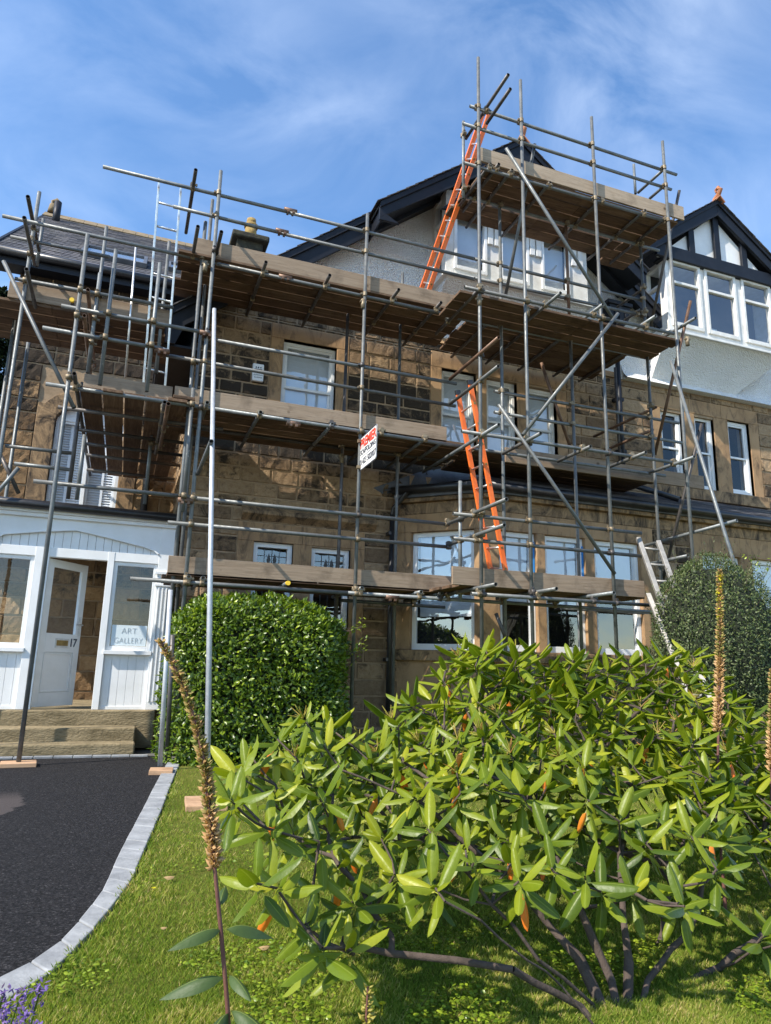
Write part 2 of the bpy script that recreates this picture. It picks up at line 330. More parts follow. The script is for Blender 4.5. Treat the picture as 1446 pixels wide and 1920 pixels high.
for i in range(44):
    a, b, c, d = ia[i], ia[i+1], oa[i+1], oa[i]; ce = (a+b+c+d)/4; q = [ce+(p-ce)*.975+Vector((0, 0, -.03)) for p in (a, b, c, d)]
    h = .046+rng.random()*.007
    g.prism(q, (0, 0, h), (rng.random(), 0, 0))
for i in range(18):
    x = .42-i*.2; g.box(x-.194, x, 8.88, 8.955, G-.02, G+.02+rng.random()*.004)
k = g.build('kerb', 'sett_stone', bevel=.006); tag(k, kind='structure')

# ------------------------------------------------------------------ stone walling
def stones(mb, x0, x1, z0, z1, openings, Y, seed, ch=(.17, .27), ln=(.28, .62), rough=.018, sootf=lambda x, z: 0., axis='x', hint=1):
    r = random.Random(seed)
    cuts = sorted({z0, z1} | {z for o in openings for z in (o[2], o[3]) if z0 < z < z1})
    rows = []
    for a, b in zip(cuts, cuts[1:]):
        if b-a < .03: rows.append((a, b)); continue
        z = a; k = max(1, round((b-a)/(.5*(ch[0]+ch[1])))); hs_ = [r.uniform(*ch) for _ in range(k)]; s_ = (b-a)/sum(hs_)
        for h in hs_: rows.append((z, z+h*s_)); z += h*s_
    for a, b in rows:
        iv = [(x0, x1)]
        for o in openings:
            if o[2] < b-.005 and o[3] > a+.005:
                nv = []
                for p, q in iv:
                    if o[1] <= p or o[0] >= q: nv.append((p, q))
                    else:
                        if o[0] > p: nv.append((p, o[0]))
                        if o[1] < q: nv.append((o[1], q))
                iv = nv
        for p, q in iv:
            x = p
            while x < q-.01:
                w = r.uniform(*ln)
                if q-x-w < ln[0]*.6: w = q-x
                stone(mb, x+.008, x+w-.008, a+.008, b-.008, Y, r, rough, sootf(x+w/2, (a+b)/2), axis, hint); x += w
def stone(mb, xa, xb, za, zb, Y, r, rough, soot, axis, sgn):
    if xb-xa < .015 or zb-za < .015: return
    nx = max(3, int((xb-xa)/.055)); nz = max(3, int((zb-za)/.055)); sd = Vector((r.random()*50, r.random()*50, r.random()*50)); vs = []
    e = min(.013, (zb-za)*.25); pj = r.uniform(.3, 1)*rough*.6
    xs = [xa, xa+e]+[xa+e+(xb-xa-2*e)*i/(nx-2) for i in range(1, nx-2)]+[xb-e, xb]
    zs = [za, za+e]+[za+e+(zb-za-2*e)*i/(nz-2) for i in range(1, nz-2)]+[zb-e, zb]
    NX = len(xs); NZ = len(zs)
    for j, z in enumerate(zs):
        for i, x in enumerate(xs):
            ed = i in (0, NX-1) or j in (0, NZ-1)
            wob = mn.noise(Vector((x*14, z*22, 0))+sd)
            d = .014 if ed else -pj-rough*(.55+.9*wob)*1.2
            zz = z+(mn.noise(Vector((x*7, z*3, 3))+sd)*.008 if j in (0, NZ-1) else 0)
            vs.append((x, Y+d*sgn, zz) if axis == 'x' else (Y+d*sgn, x, zz))
    fs = [(j*NX+i, j*NX+i+1, (j+1)*NX+i+1, (j+1)*NX+i) for j in range(NZ-1) for i in range(NX-1)]
    mb.add(vs, fs, (r.random(), max(0, min(1, soot+r.uniform(-.28, .28))), r.random()), False)

# ------------------------------------------------------------------ the house
YW = 10.0; YWG = 12.6; XC = .64; XP = 8.30
house = thing('stone_house', (4, 10, G), 'sandstone house with white pebbledash gable, wrapped in scaffolding at the middle of the picture', 'house')
neigh = thing('stone_house', (11, 10, G), 'sandstone house at the right edge with white oriel window under black timbered gable', 'house')
def wall_with_holes(x0, x1, z0, z1, holes, Y, t=.3):
    mb = MB(); xs = sorted({x0, x1} | {v for h in holes for v in h[:2] if x0 < v < x1}); 
    for a, b in zip(xs, xs[1:]):
        zz = [(z0, z1)]
        for h in holes:
            if h[0] < b-1e-6 and h[1] > a+1e-6:
                nz = []
                for p, q in zz:
                    if h[3] <= p or h[2] >= q: nz.append((p, q))
                    else:
                        if h[2] > p: nz.append((p, h[2]))
                        if h[3] < q: nz.append((h[3], q))
                zz = nz
        for p, q in zz: mb.box(a, b, Y, Y+t, p, q)
    return mb
# windows: (x0,x1,z0,z1)
W1 = (1.92, 2.78, 3.52, 4.97)
W2 = [(4.62, 5.27, 3.42, 4.97), (5.47, 6.07, 3.42, 4.95), (6.27, 6.88, 3.42, 4.93)]
SM = [(1.66, 2.24, .42, 1.75), (2.52, 3.12, .42, 1.73)]
holes = [W1]+W2+SM
sash = 'x'
def surround(mb, w, j=.2, l=.24, s=.16, deep=.16, Y=YW, jl=None, jr=None):
    x0, x1, z0, z1 = w; jl = j if jl is None else jl; jr = j if jr is None else jr
    mb.box(x0-jl, x0, Y-.012, Y+deep, z0, z1); mb.box(x1, x1+jr, Y-.0125, Y+deep, z0, z1)
    mb.box(x0-jl, x1+jr, Y-.014, Y+deep, z1, z1+l); mb.box(x0-jl-.03, x1+jr+.03, Y-.06, Y+deep, z0-s, z0)
def window(parent, w, Y, style='sash', blind=0., frame='old_white_paint', depth=.13, glass='window_glass', fr=.055, name='window', label=None, room=True, cut=.5):
    x0, x1, z0, z1 = w; y = Y+depth
    mb = MB(); mb.box(x0, x0+fr, y-.04, y+.05, z0, z1); mb.box(x1-fr, x1, y-.04, y+.05, z0, z1)
    mb.box(x0+fr, x1-fr, y-.041, y+.05, z1-fr, z1); mb.box(x0+fr, x1-fr, y-.042, y+.05, z0, z0+fr*1.3)
    f = mb.build(name, frame, parent, .004)
    if label: f['label'] = label
    a, b, c, d = x0+fr, x1-fr, z0+fr*1.3, z1-fr
    if style == 'sash':
        m_ = c+(d-c)*cut; s_ = MB()
        for (za, zb, yy) in ((m_-.02, d, y-.028), (c, m_+.02, y+.004)):
            s_.box(a, a+.035, yy, yy+.03, za, zb); s_.box(b-.035, b, yy, yy+.03, za, zb); s_.box(a+.035, b-.035, yy-.001, yy+.03, zb-.035, zb); s_.box(a+.035, b-.035, yy-.001, yy+.03, za, za+.04)
        if cut == .5 and b-a > .6: s_.box((a+b)/2-.09, (a+b)/2-.065, y+.006, y+.03, c+.04, m_-.02); s_.box((a+b)/2+.12, (a+b)/2+.145, y+.006, y+.03, c+.04, m_-.02)
        s_.build('sash', frame, f, .003)
    elif style == 'transom':
        m_ = c+(d-c)*cut; MB().box(a, b, y-.03, y+.03, m_-.025, m_+.025).build('glazing_bar', frame, f, .003)
    g_ = MB(); g_.add([(a, y+.012, c), (b, y+.012, c), (b, y+.012, d), (a, y+.012, d)], [(0, 1, 2, 3)]); g_.build('pane', glass, f)
    if blind > 0:
        MB().box(a+.01, b-.01, y+.06, y+.066, d-(d-c)*blind, d-.002).build('blind', 'blind_fabric', f)
    if room:
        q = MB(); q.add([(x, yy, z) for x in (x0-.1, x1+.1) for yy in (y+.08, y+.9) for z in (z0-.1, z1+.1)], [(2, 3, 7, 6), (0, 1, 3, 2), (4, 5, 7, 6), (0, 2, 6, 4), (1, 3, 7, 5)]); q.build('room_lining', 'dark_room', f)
    return f
# main wall
op_s = [(w[0]-.2, w[1]+.2, w[2]-.16, w[3]+.24) for w in [W1]]+[(4.42, 7.08, 3.26, 5.25), (1.42, 3.34, .26, 2.02)]
wb = wall_with_holes(XC, XP, G, 5.42, holes, YW+.003); wb.build('backing_wall', 'mortar', house)
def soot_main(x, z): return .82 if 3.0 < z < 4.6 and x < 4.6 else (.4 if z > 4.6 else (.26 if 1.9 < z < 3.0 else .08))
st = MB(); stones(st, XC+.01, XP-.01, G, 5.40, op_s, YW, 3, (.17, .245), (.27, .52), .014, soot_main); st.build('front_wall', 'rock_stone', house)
st = MB(); stones(st, YW+.02, YWG, G, 5.2, [], XC, 9, (.2, .3), (.34, .7), .016, lambda x, z: .35, 'y', 1); st.build('return_wall', 'rock_stone', house)
MB().box(XC+.013, XC+.3, YW+.32, YWG, G, 5.2).build('return_backing', 'mortar', house)
dr = MB()
surround(dr, W1); dr.build('stone_surround', 'dressed_stone', house, .008); dr = MB()
for i, w in enumerate(W2):
    dr.box(w[1], (W2[i+1][0] if i < 2 else w[1]+.2), YW-.0125, YW+.16, 3.42, w[3])
dr.box(4.42, 4.62, YW-.012, YW+.16, 3.42, 4.97); dr.box(4.42, 7.08, YW-.014, YW+.16, 4.97, 5.25); dr.box(4.39, 7.11, YW-.06, YW+.16, 3.26, 3.42)
dr.build('stone_surround', 'dressed_stone', house, .008); dr = MB()
dr.box(1.42, 1.66, YW-.012, YW+.16, .42, 1.75); dr.box(2.24, 2.52, YW-.013, YW+.16, .42, 1.75); dr.box(3.12, 3.34, YW-.012, YW+.16, .42, 1.75)
dr.box(1.42, 2.37, YW-.014, YW+.16, 1.75, 2.02); dr.box(2.374, 3.34, YW-.015, YW+.16, 1.75, 2.02); dr.box(1.42, 3.34, YW-.05, YW+.16, .26, .42)
dr.build('stone_surround', 'dressed_stone', house, .008)
MB().prism([(1.45, YW-.14, 2.13), (1.45, YW-.14, 2.17), (1.45, YW, 2.27), (1.45, YW, 2.04)], (2.05, 0, 0)).build('hood_mould', 'sooty_stone', house, .006)
window(house, W1, YW, 'sash', .97, cut=.48, frame='white_paint')
for w, bl in zip(W2, (.97, .97, .97)): window(house, w, YW, 'sash', bl)
for w in SM:
    f = window(house, w, YW, 'transom', 0, 'white_paint', .1, fr=.07, cut=.6)
    q = MB(); a, b = w[0]+.07, w[1]-.07; zt = w[3]-.07; 
    for t in (.25, .5, .75): q.box(a+(b-a)*t-.004, a+(b-a)*t+.004, YW+.102, YW+.109, w[2]+.1, zt)
    for z in (zt-.12, zt-.3): q.box(a, b, YW+.1, YW+.106, z-.004, z+.004)
    for sx in (.4, .6):
        cx = a+(b-a)*sx; q.prism([(cx, YW+.098, zt-.08), (cx-.028, YW+.098, zt-.17), (cx-.02, YW+.098, zt-.21), (cx, YW+.098, zt-.225), (cx+.02, YW+.098, zt-.21), (cx+.028, YW+.098, zt-.17)], (0, .008, 0))
    q.build('leaded_motif', 'black_plastic', f)
# alarm box
ab = MB(); ab.box(1.455, 1.625, YW-.09, YW-.025, 4.17, 4.45); ab = ab.build('alarm_box', 'white_paint', house, .015)
q = MB()
for cx in (-.035, 0, .035): q.prism([(1.54+cx-.013, YW-.094, 4.385), (1.54+cx, YW-.094, 4.40), (1.54+cx+.013, YW-.094, 4.385), (1.54+cx, YW-.094, 4.37)], (0, .003, 0))
q.box(1.48, 1.60, YW-.0935, YW-.09, 4.352, 4.362)
for cx in (-.035, 0, .035): q.box(1.54+cx-.006, 1.54+cx+.006, YW-.094, YW-.09, 4.31, 4.352)
q.build('emblem', 'letters_dark', ab)
text('alarm_lettering', 'GUARDIAN', .026, (1.54, YW-.092, 4.265), (1, 0, 0), (0, 0, 1), 'letters_dark', ab, .001)
text('alarm_lettering', 'ALARMS', .032, (1.54, YW-.092, 4.225), (1, 0, 0), (0, 0, 1), 'letters_dark', ab, .001)
# gable
XA = 5.8; ZA = 9.36; SL = .79
zl = lambda x: ZA-SL*abs(x-XA)
gb = MB(); gb.prism([(XC, YW+.02, 5.41), (10.9, YW+.02, 5.41), (10.9, YW+.02, zl(10.9)-.12), (XA, YW+.02, ZA-.12), (XC, YW+.02, zl(XC)-.12)], (0, .25, 0)); gb.build('gable_wall', 'pebbledash', house)
gb = MB(); lean = MB()
gb.prism([(XC-.03, YW-.05, 5.40), (XC-.03, YW+.03, 5.56), (XC-.03, YW+.03, 5.40)], (XP-XC, 0, 0)); gb.build('string_course', 'dressed_stone', house)
def verge(mb, xa, xb, Y, top, h, t=.05, sl=SL, apx=XA, apz=ZA):
    f = lambda x: apz-sl*abs(x-apx)+top
    mb.prism([(xa, Y, f(xa)), (xb, Y, f(xb)), (xb, Y, f(xb)-h), (xa, Y, f(xa)-h)], (0, t, 0))
vb = MB(); verge(vb, .12, XA, 9.68, 0, .36); verge(vb, .12, XA, 9.64, .03, .12, .039); verge(vb, XA, 9.3, 9.68, 0, .36); verge(vb, XA, 9.3, 9.64, .03, .12, .039)
vb.box(.12, .64, 9.735, YWG, zl(.12)-.46, zl(.12)-.42); vb.box(.09, .119, 9.66, YWG, zl(.12)-.46, zl(.12)+.0)
vb.prism([(.12, 9.68, zl(.12)-.36), (.12, 9.68, zl(.12)-.44), (.30, 9.68, zl(.12)-.44), (.42, 9.68, zl(.42)-.355), ], (0, .05, 0))
sf = MB()
for xa, xb in ((.12, XA), (XA, 9.3)):
    sf.prism([(xa, 9.735, zl(xa)-.06), (xb, 9.735, zl(xb)-.06), (xb, 9.735, zl(xb)-.10), (xa, 9.735, zl(xa)-.10)], (0, .34, 0))
vb.build('bargeboard', 'black_paint', house, .004); sf.build('soffit', 'black_paint', house)
def slates(mb, o, u, v, L, Hh, row=.2, wid=.28, seed=1, tri=None):
    r = random.Random(seed); u = Vector(u).normalized(); v = Vector(v).normalized(); nn = u.cross(v).normalized(); o = Vector(o); k = int(math.ceil(Hh/row))
    if nn.z < 0: nn = -nn
    for j in range(k):
        x = -(j % 2)*wid/2
        while x < L:
            a = max(0, x); b = min(L, x+wid-.006)
            if tri: 
                lo, hi = tri(j*row); a = max(a, lo); b = min(b, hi)
            if b-a > .02:
                p = o+u*a+v*(j*row)+nn*(.012+r.random()*.005); vv = v*(min(row*1.25, Hh-j*row+.02)); dn = -nn*.014
                mb.obox(p, u*(b-a), vv+dn, nn*.007, (r.random(), 0, 0))
            x += wid
rf = MB()
# roof of the main block: two slopes running back
cs = math.sqrt(1+SL*SL)
slates(rf, (.08, 9.62, zl(.08)+.03), (0, 1, 0), (1, 0, SL), 8, (XA-.08)*cs, .22, .3, 2)
slates(rf, (9.2, 9.62, zl(9.2)+.03), (0, 1, 0), (-1, 0, SL), 8, (9.2-XA)*cs, .22, .3, 3)
rf.prism([(.1, 9.66, zl(.1)), (XA, 9.66, ZA), (9.2, 9.66, zl(9.2)), (9.2, 9.66, zl(9.2)-.07), (XA, 9.66, ZA-.07), (.1, 9.66, zl(.1)-.07)], (0, 8, 0))
rf.build('roof', 'slate', house)
# projecting gable above the oriel
YP = 9.2; PA = 5.78; PZa = 9.16; psl = .76
pz = lambda x: PZa-psl*abs(x-PA)
xl0, xl1 = 3.16, 8.35
pb = MB()
pb.prism([(xl0, YP, pz(xl0)), (PA, YP, PZa), (PA, YP, PZa-.34), (xl0, YP, pz(xl0)-.24)], (0, .05, 0)); pb.prism([(PA, YP, PZa), (xl1, YP, pz(xl1)), (xl1, YP, pz(xl1)-.30), (PA, YP, PZa-.36)], (0, .05, 0))
pb.prism([(xl0, YP-.03, pz(xl0)+.03), (PA, YP-.03, PZa+.03), (PA, YP-.03, PZa-.07), (xl0, YP-.03, pz(xl0)-.07)], (0, .029, 0)); pb.prism([(PA, YP-.03, PZa+.03), (xl1, YP-.03, pz(xl1)+.03), (xl1, YP-.03, pz(xl1)-.07), (PA, YP-.03, PZa-.07)], (0, .029, 0))
pb.prism([(xl0, YP, pz(xl0)-.24), (xl0+.12, YP, pz(xl0+.12)-.245), (xl0+.34, YP, pz(xl0)-.27), (xl0, YP, pz(xl0)-.27)], (0, .05, 0))
pb.prism([(xl0+.03, YP+.052, pz(xl0)-.26), (xl0+.03, YP+.052, pz(xl0)-.04), (xl0+.06, YP+.052, pz(xl0)-.04), (xl0+.06, YP+.052, pz(xl0)-.26)], (0, .62, 0))
# boarded underside and infill
pb.prism([(xl0+.06, YP+.052, pz(xl0)-.08), (PA, YP+.052, PZa-.10), (PA, YP+.052, PZa-.14), (xl0+.06, YP+.052, pz(xl0)-.12)], (0, .75, 0)); pb.prism([(PA, YP+.052, PZa-.10), (xl1, YP+.052, pz(xl1)-.08), (xl1, YP+.052, pz(xl1)-.12), (PA, YP+.052, PZa-.14)], (0, .75, 0))
pb.prism([(4.3, 9.32, 7.5), (PA, 9.32, PZa-.2), (7.3, 9.32, 7.5)], (0, .05, 0))
pb.build('projecting_bargeboard', 'black_paint', house, .004)
pr = MB(); cs2 = math.sqrt(1+psl*psl)
slates(pr, (xl0-.05, YP-.06, pz(xl0-.05)+.035), (0, 1, 0), (1, 0, psl), .9, (PA-xl0)*cs2, .2, .26, 12); slates(pr, (xl1+.05, YP-.06, pz(xl1+.05)+.035), (0, 1, 0), (-1, 0, psl), .9, (xl1-PA)*cs2, .2, .26, 13)
pr.prism([(xl0, YP-.02, pz(xl0)+.02), (PA, YP-.02, PZa+.02), (xl1, YP-.02, pz(xl1)+.02), (xl1, YP-.02, pz(xl1)-.03), (PA, YP-.02, PZa-.03), (xl0, YP-.02, pz(xl0)-.03)], (0, .8, 0)); pr.build('projecting_roof', 'slate', house)
def ridge_tiles(parent, x, z, y0, y1, curl=False):
    mb = MB(); n = int((y1-y0)/.3)
    for i in range(max(1, n)):
        a = y0+i*.3; mb.prism([(x-.13, a, z-.08), (x, a, z+.05), (x+.13, a, z-.08), (x+.11, a, z-.10), (x, a, z+.02), (x-.11, a, z-.10)], (0, .292, 0))
    if curl:
        mb.path([(x, y0+.15, z+.02), (x, y0+.05, z+.07), (x, y0-.02, z+.16), (x, y0+.03, z+.23), (x, y0+.10, z+.21), (x, y0+.09, z+.15)], [.05, .05, .045, .04, .03, .02], 8)
    return mb.build('ridge_tile', 'terracotta', parent, .006)
ridge_tiles(house, PA, PZa+.03, YP-.08, 10.2, True)
# oriel window of the main house
YO = 9.46
def oriel(parent, X0, X1, zb, zt, wins, YOr, sidewin=True, shelf=True, mats_=('white_paint', 'old_white_paint')):
    mb = MB(); hb = zb
    xs = [X0]+[v for w in wins for v in w]+[X1]
    for a, b in zip(xs[0::2], xs[1::2]): mb.box(a, b, YOr, YOr+.12, hb, zt)
    for w in wins: mb.box(w[0], w[1], YOr+.002, YOr+.12, hb, hb+.10)
    # left side with its narrow light
    mb.box(X0, X0+.1, YOr+.121, YOr+.17, hb, zt); mb.box(X0, X0+.1, YW-.1, YW+.05, hb, zt); mb.box(X0+.001, X0+.1, YOr+.17, YW-.1, hb, hb+.12); mb.box(X0+.001, X0+.1, YOr+.17, YW-.1, zt-.1, zt)
    mb.box(X0+.002, X0+.09, YOr+.17, YW-.1, hb+(zt-hb)*.66, hb+(zt-hb)*.66+.05)
    mb.box(X1-.1, X1, YOr+.121, YW+.05, hb, zt); mb.box(X0+.1, X1-.1, YOr+.121, YW+.05, zt-.05, zt); mb.box(X0+.1, X1-.1, YOr+.121, YW+.05, hb, hb+.04)
    o = mb.build('oriel_body', mats_[1], parent, .006)
    MB().box(X0-.05, X1+.05, YOr-.06, YW+.02, hb-.05, hb-.002).build('oriel_sill', mats_[1], parent, .008)
    g_ = MB(); g_.add([(X0+.05, YOr+.17, hb+.12), (X0+.05, YW-.1, hb+.12), (X0+.05, YW-.1, zt-.1), (X0+.05, YOr+.17, zt-.1)], [(0, 1, 2, 3)]); g_.build('side_pane', 'window_glass', parent)
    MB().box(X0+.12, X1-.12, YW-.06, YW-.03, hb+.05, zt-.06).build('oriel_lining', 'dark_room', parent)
    return o
OW = [(4.58, 5.20), (5.45, 6.03), (6.28, 6.86)]
oriel(house, 4.43, 7.25, 6.42, 8.0, OW, YO)
for w in OW:
    window(house, (w[0]+.002, w[1]-.002, 6.522, 7.98), YO-.12, 'plain', .0, 'white_paint', .13, fr=.05, room=False)
bl = MB()
for w in OW: bl.box(w[0]+.03, w[1]-.03, YO+.14, YO+.15, 6.55, 7.95)
bl.build('blind', 'blind_fabric', house)
for cx in (5.26, 5.39, 6.09, 6.22, 6.95, 7.09):
    sc = MB().prism([(cx-.05, YO-.045, 7.95), (cx-.05, YO-.045, 7.12), (cx+.05, YO-.045, 7.12-.0), (cx+.05, YO-.045, 7.95)], (0, .044, 0)).build('pilaster_board', 'old_white_paint', house, .006)
def cove(parent, X0, X1, ztop, zbot, Yf, bell=0.):
    mb = MB(); n = 10; rows = []
    for i in range(n+1):
        t = i/n; y = Yf+(YW+.0-Yf)*(t**1.0 if not bell else math.sin(t*math.pi/2)); z = ztop-(ztop-zbot)*(t if not bell else (1-math.cos(t*math.pi/2)))
        if bell: y = Yf+(YW-Yf)*(t**.75); z = ztop-(ztop-zbot)*t
        rows.append([(X0+bell*t*.0, y, z), (X1-bell*t*.9, y, z)])
    vs = [p for r_ in rows for p in r_]; mb.add(vs, [(2*i, 2*i+1, 2*i+3, 2*i+2) for i in range(n)], (0, 0, 0), True)
    # side cheeks
    mb.add([p[0] for p in rows]+[(X0, YW+.04, ztop), ], [list(range(n+2))])
    if not bell: mb.add([p[1] for p in rows]+[(X1, YW+.04, ztop)], [list(range(n+2))])
    return mb.build('oriel_cove', 'pebbledash', parent)
cove(house, 4.46, 7.22, 6.37, 5.95, YO+.0)
# rainwater head and downpipe in the valley
rw = thing('downpipe', (8.15, 9.85, 2.9), 'black rainwater pipe with ornate hopper head in the valley between the two houses', 'downpipe')
mb = MB(); mb.prism([(7.92, 9.72, 6.75), (8.4, 9.72, 6.75), (8.36, 9.72, 6.5), (8.25, 9.72, 6.35), (8.07, 9.72, 6.35), (7.96, 9.72, 6.5)], (0, .26, 0)); mb.box(7.88, 8.44, 9.69, 9.995, 6.75, 6.83); mb.box(8.02, 8.06, 9.70, 9.719, 6.42, 6.7); mb.box(8.26, 8.30, 9.70, 9.719, 6.42, 6.7); mb.box(8.12, 8.2, 9.695, 9.719, 6.4, 6.72); mb.box(8.03, 8.29, 9.75, 9.95, 6.15, 6.352); mb.build('hopper_head', 'black_paint', rw, .01)
MB().tube((8.16, 9.87, 6.2), (8.16, 9.87, 2.95), .045, 12, False).build('pipe', 'black_paint', rw)
mb = MB()
for z in (5.9, 4.9, 3.9): mb.box(8.08, 8.24, 9.84, 9.99, z, z+.06)
mb.build('bracket', 'black_paint', rw)
# chimney
m_plain('mossy_pot', (.17, .085, .045), (.34, .25, .07), 16, .95, 30, .6); m_plain('black_stone', (.012, .011, .009), (.055, .05, .028), 9, .95, 30, .7, .015); ch = MB(); ch.box(1.5, 2.06, 13.8, 14.4, 6.4, 9.02); ch.build('chimney', 'black_stone', house, .02)
MB().box(1.38, 2.18, 13.68, 14.52, 9.0, 9.14).build('chimney_cap', 'black_stone', house, .03)
mb = MB(); mb.tube((1.80, 14, 9.14), (1.80, 14, 9.45), .15, 14, True, .12, wall=.03); mb.tube((1.80, 14, 9.45), (1.80, 14, 9.52), .15, 14, True, .15, wall=.04); mb.tube((1.80, 14, 9.52), (1.80, 14, 9.66), .11, 14, True, .10, wall=.03); mb.build('chimney_pot', 'mossy_pot', house)

# ground-floor bay with its lean-to roof
YB = 9.03; BX = 4.86
def bay_wall():
    sill = .28; head = 2.06
    wins = [(5.14, 5.78), (5.93, 6.66), (6.83, 7.72)]
    mb = MB()
    # base, mullions, lintel band of the front
    xs = [BX]+[v for w in wins for v in w]+[7.98]
    for a, b in zip(xs[0::2], xs[1::2]): mb.box(a, b, YB, YB+.2, sill, head)
    mb.box(BX, 7.98, YB-.001, YB+.2, head, 2.34)
    # splayed left side: from (3.86,10) to (BX,YB)
    d = Vector((BX-3.86, YB-10.0, 0)); L = d.length; u = d.normalized(); nrm = Vector((u.y, -u.x, 0)); o = Vector((3.86, 10.0, 0)); back = -nrm*.2 if nrm.y < 0 else nrm*.2
    w0, w1 = .18*L, .90*L
    for a, b in ((0, w0), (w1, L)): mb.obox(o+u*a+Vector((0, 0, sill)), u*(b-a), back, (0, 0, head-sill))
    mb.obox(o+Vector((0, 0, head)), u*L, back, (0, 0, 2.34-head)); 
    mb.build('bay_surround', 'dressed_stone', house, .008)
    st = MB(); stones(st, BX, 8.3, G, .10, [], YB-.005, 31, (.2, .27), (.3, .6), .012, lambda x, z: .2); st.build('bay_base', 'rock_stone', house)
    q = MB(); q.box(BX, 8.4, YB+.008, YB+.3, G, .12); q.obox(o+back*.1+Vector((0, 0, G)), u*L, back, (0, 0, 1.2)); q.build('bay_base_splay', 'dressed_stone', house)
    q = MB(); q.box(BX-.02, 8.0, YB-.07, YB+.2, .12, .278); q.obox(o-back*.3+Vector((0, 0, .12))-u*.05, u*(L+.05), back*1.2, (0, 0, .157)); q.build('bay_sill', 'sooty_stone', house, .01)
    # frieze and cornice
    q = MB(); q.box(BX, 14, YB-.003, YB+.2, 2.342, 2.52); q.obox(o+Vector((0, 0, 2.342)), u*L, back, (0, 0, .178))
    q.box(BX-.02, 14, YB-.09, YB+.2, 2.52, 2.585); q.obox(o-back*.4+Vector((0, 0, 2.52)), u*(L+.02), back*1.3, (0, 0, .064))
    q.build('bay_cornice', 'sooty_stone', house, .012)
    q = MB(); q.box(BX-.04, 14, YB-.13, YB+.1, 2.586, 2.66); q.obox(o-back*.6+Vector((0, 0, 2.586)), u*(L+.04), back*1.4, (0, 0, .07)); q.build('fascia', 'lead_grey', house, .004)
    q = MB(); q.tube((BX-.1, YB-.20, 2.68), (14, YB-.20, 2.66), .062, 10, False); q.tube(tuple(o-back*.95+Vector((0, 0, 2.70))), (BX-.1, YB-.20, 2.68), .062, 10, False); q.build('gutter', 'black_plastic', house)
    for i, w in enumerate(wins):
        for (a, b, nm) in ((.282, 1.18, 0), (1.22, 2.055, 1)):
            pass
        f = window(house, (w[0]+.003, w[1]-.003, sill+.003, head-.003), YB, 'transom', .62 if i < 2 else .5, 'white_paint', .11, fr=.07, cut=.52)
    tp = MB()
    for xx_ in (6.66-.03, 5.78-.035): tp.box(xx_, xx_+.028, YB+.055, YB+.068, sill+.85, head-.12)
    tp.build('masking_tape', 'blue_tape', house)
    # splay window
    f0 = MB(); ov = back*.55
    def ob(a, b, z0, z1, t0=.45, t1=.75, m=f0): m.obox(o+u*a+back*t0+Vector((0, 0, z0)), u*(b-a), back*(t1-t0), (0, 0, z1-z0))
    ob(w0, w0+.07, sill, head); ob(w1-.07, w1, sill, head); ob(w0+.07, w1-.07, sill, sill+.09, .46); ob(w0+.07, w1-.07, head-.07, head, .46); ob(w0+.07, w1-.07, 1.17, 1.24, .46)
    f = f0.build('window', 'white_paint', house, .004)
    g_ = MB(); pa = o+u*w0+ov; pb_ = o+u*w1+ov; g_.add([(pa.x, pa.y, sill), (pb_.x, pb_.y, sill), (pb_.x, pb_.y, head), (pa.x, pa.y, head)], [(0, 1, 2, 3)]); g_.build('pane', 'window_glass', f)
    bl = MB(); ob(w0+.08, w1-.08, .78, head-.05, 1.1, 1.13, bl); bl.build('blind', 'blind_fabric', f)
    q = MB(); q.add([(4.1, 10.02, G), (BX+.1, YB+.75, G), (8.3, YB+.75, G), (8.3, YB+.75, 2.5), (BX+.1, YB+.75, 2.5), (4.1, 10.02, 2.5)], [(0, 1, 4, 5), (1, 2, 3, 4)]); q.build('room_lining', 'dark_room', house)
    # pier between the bays and the neighbouring bay
    st = MB(); stones(st, 7.985, 8.75, G, 2.34, [], YB, 33, (.22, .3), (.3, .5), .014, lambda x, z: .45 if z > 1.2 else .2); st.build('pier', 'rock_stone', house)
    MB().box(7.985, 8.75, YB+.012, YB+.3, G, 2.34).build('pier_backing', 'mortar', house)
    q = MB(); q.box(8.75, 9.0, YB-.004, YB+.2, G, 2.34); q.box(9.85, 10.1, YB-.004, YB+.2, G, 2.34); q.box(10.95, 11.2, YB-.004, YB+.2, G, 2.34); q.box(12.1, 14, YB-.004, YB+.2, G, 2.34)
    for a, b in ((9.0, 9.85), (10.1, 10.95), (11.2, 12.1)): q.box(a, b, YB-.003, YB+.2, 2.0, 2.34); q.box(a, b, YB-.05, YB+.2, G, .3)
    q.build('bay_surround', 'dressed_stone', neigh, .008)
    for a, b in ((9.0, 9.85), (10.1, 10.95), (11.2, 12.1)): window(neigh, (a+.003, b-.003, .303, 1.997), YB, 'transom', .3, 'white_paint', .11, fr=.07, cut=.52)
    # roof
    rr = MB(); z0 = 2.72; y0 = YB-.2; z1 = 3.22; y1 = 10.0; ln = math.hypot(y1-y0, z1-z0); 
    tri = lambda h: (0+h*1.0, 99)
    slates(rr, (BX-.22, y0, z0), (1, 0, 0), (0, y1-y0, z1-z0), 14-BX, ln, .2, .27, 41, tri)
    e0 = Vector((3.62, 10.0, 2.74)); e1 = Vector((BX-.2, y0, z0)); ap = Vector((BX-.2+ln*.95, 10.0, z1))
    rr.prism([e0, e1, ap], (0, 0, -.03), (.3, 0, 0)); rr.prism([e1, (14, y0, z0), (14, y1, z1), ap], (0, 0, -.03), (.2, 0, 0))
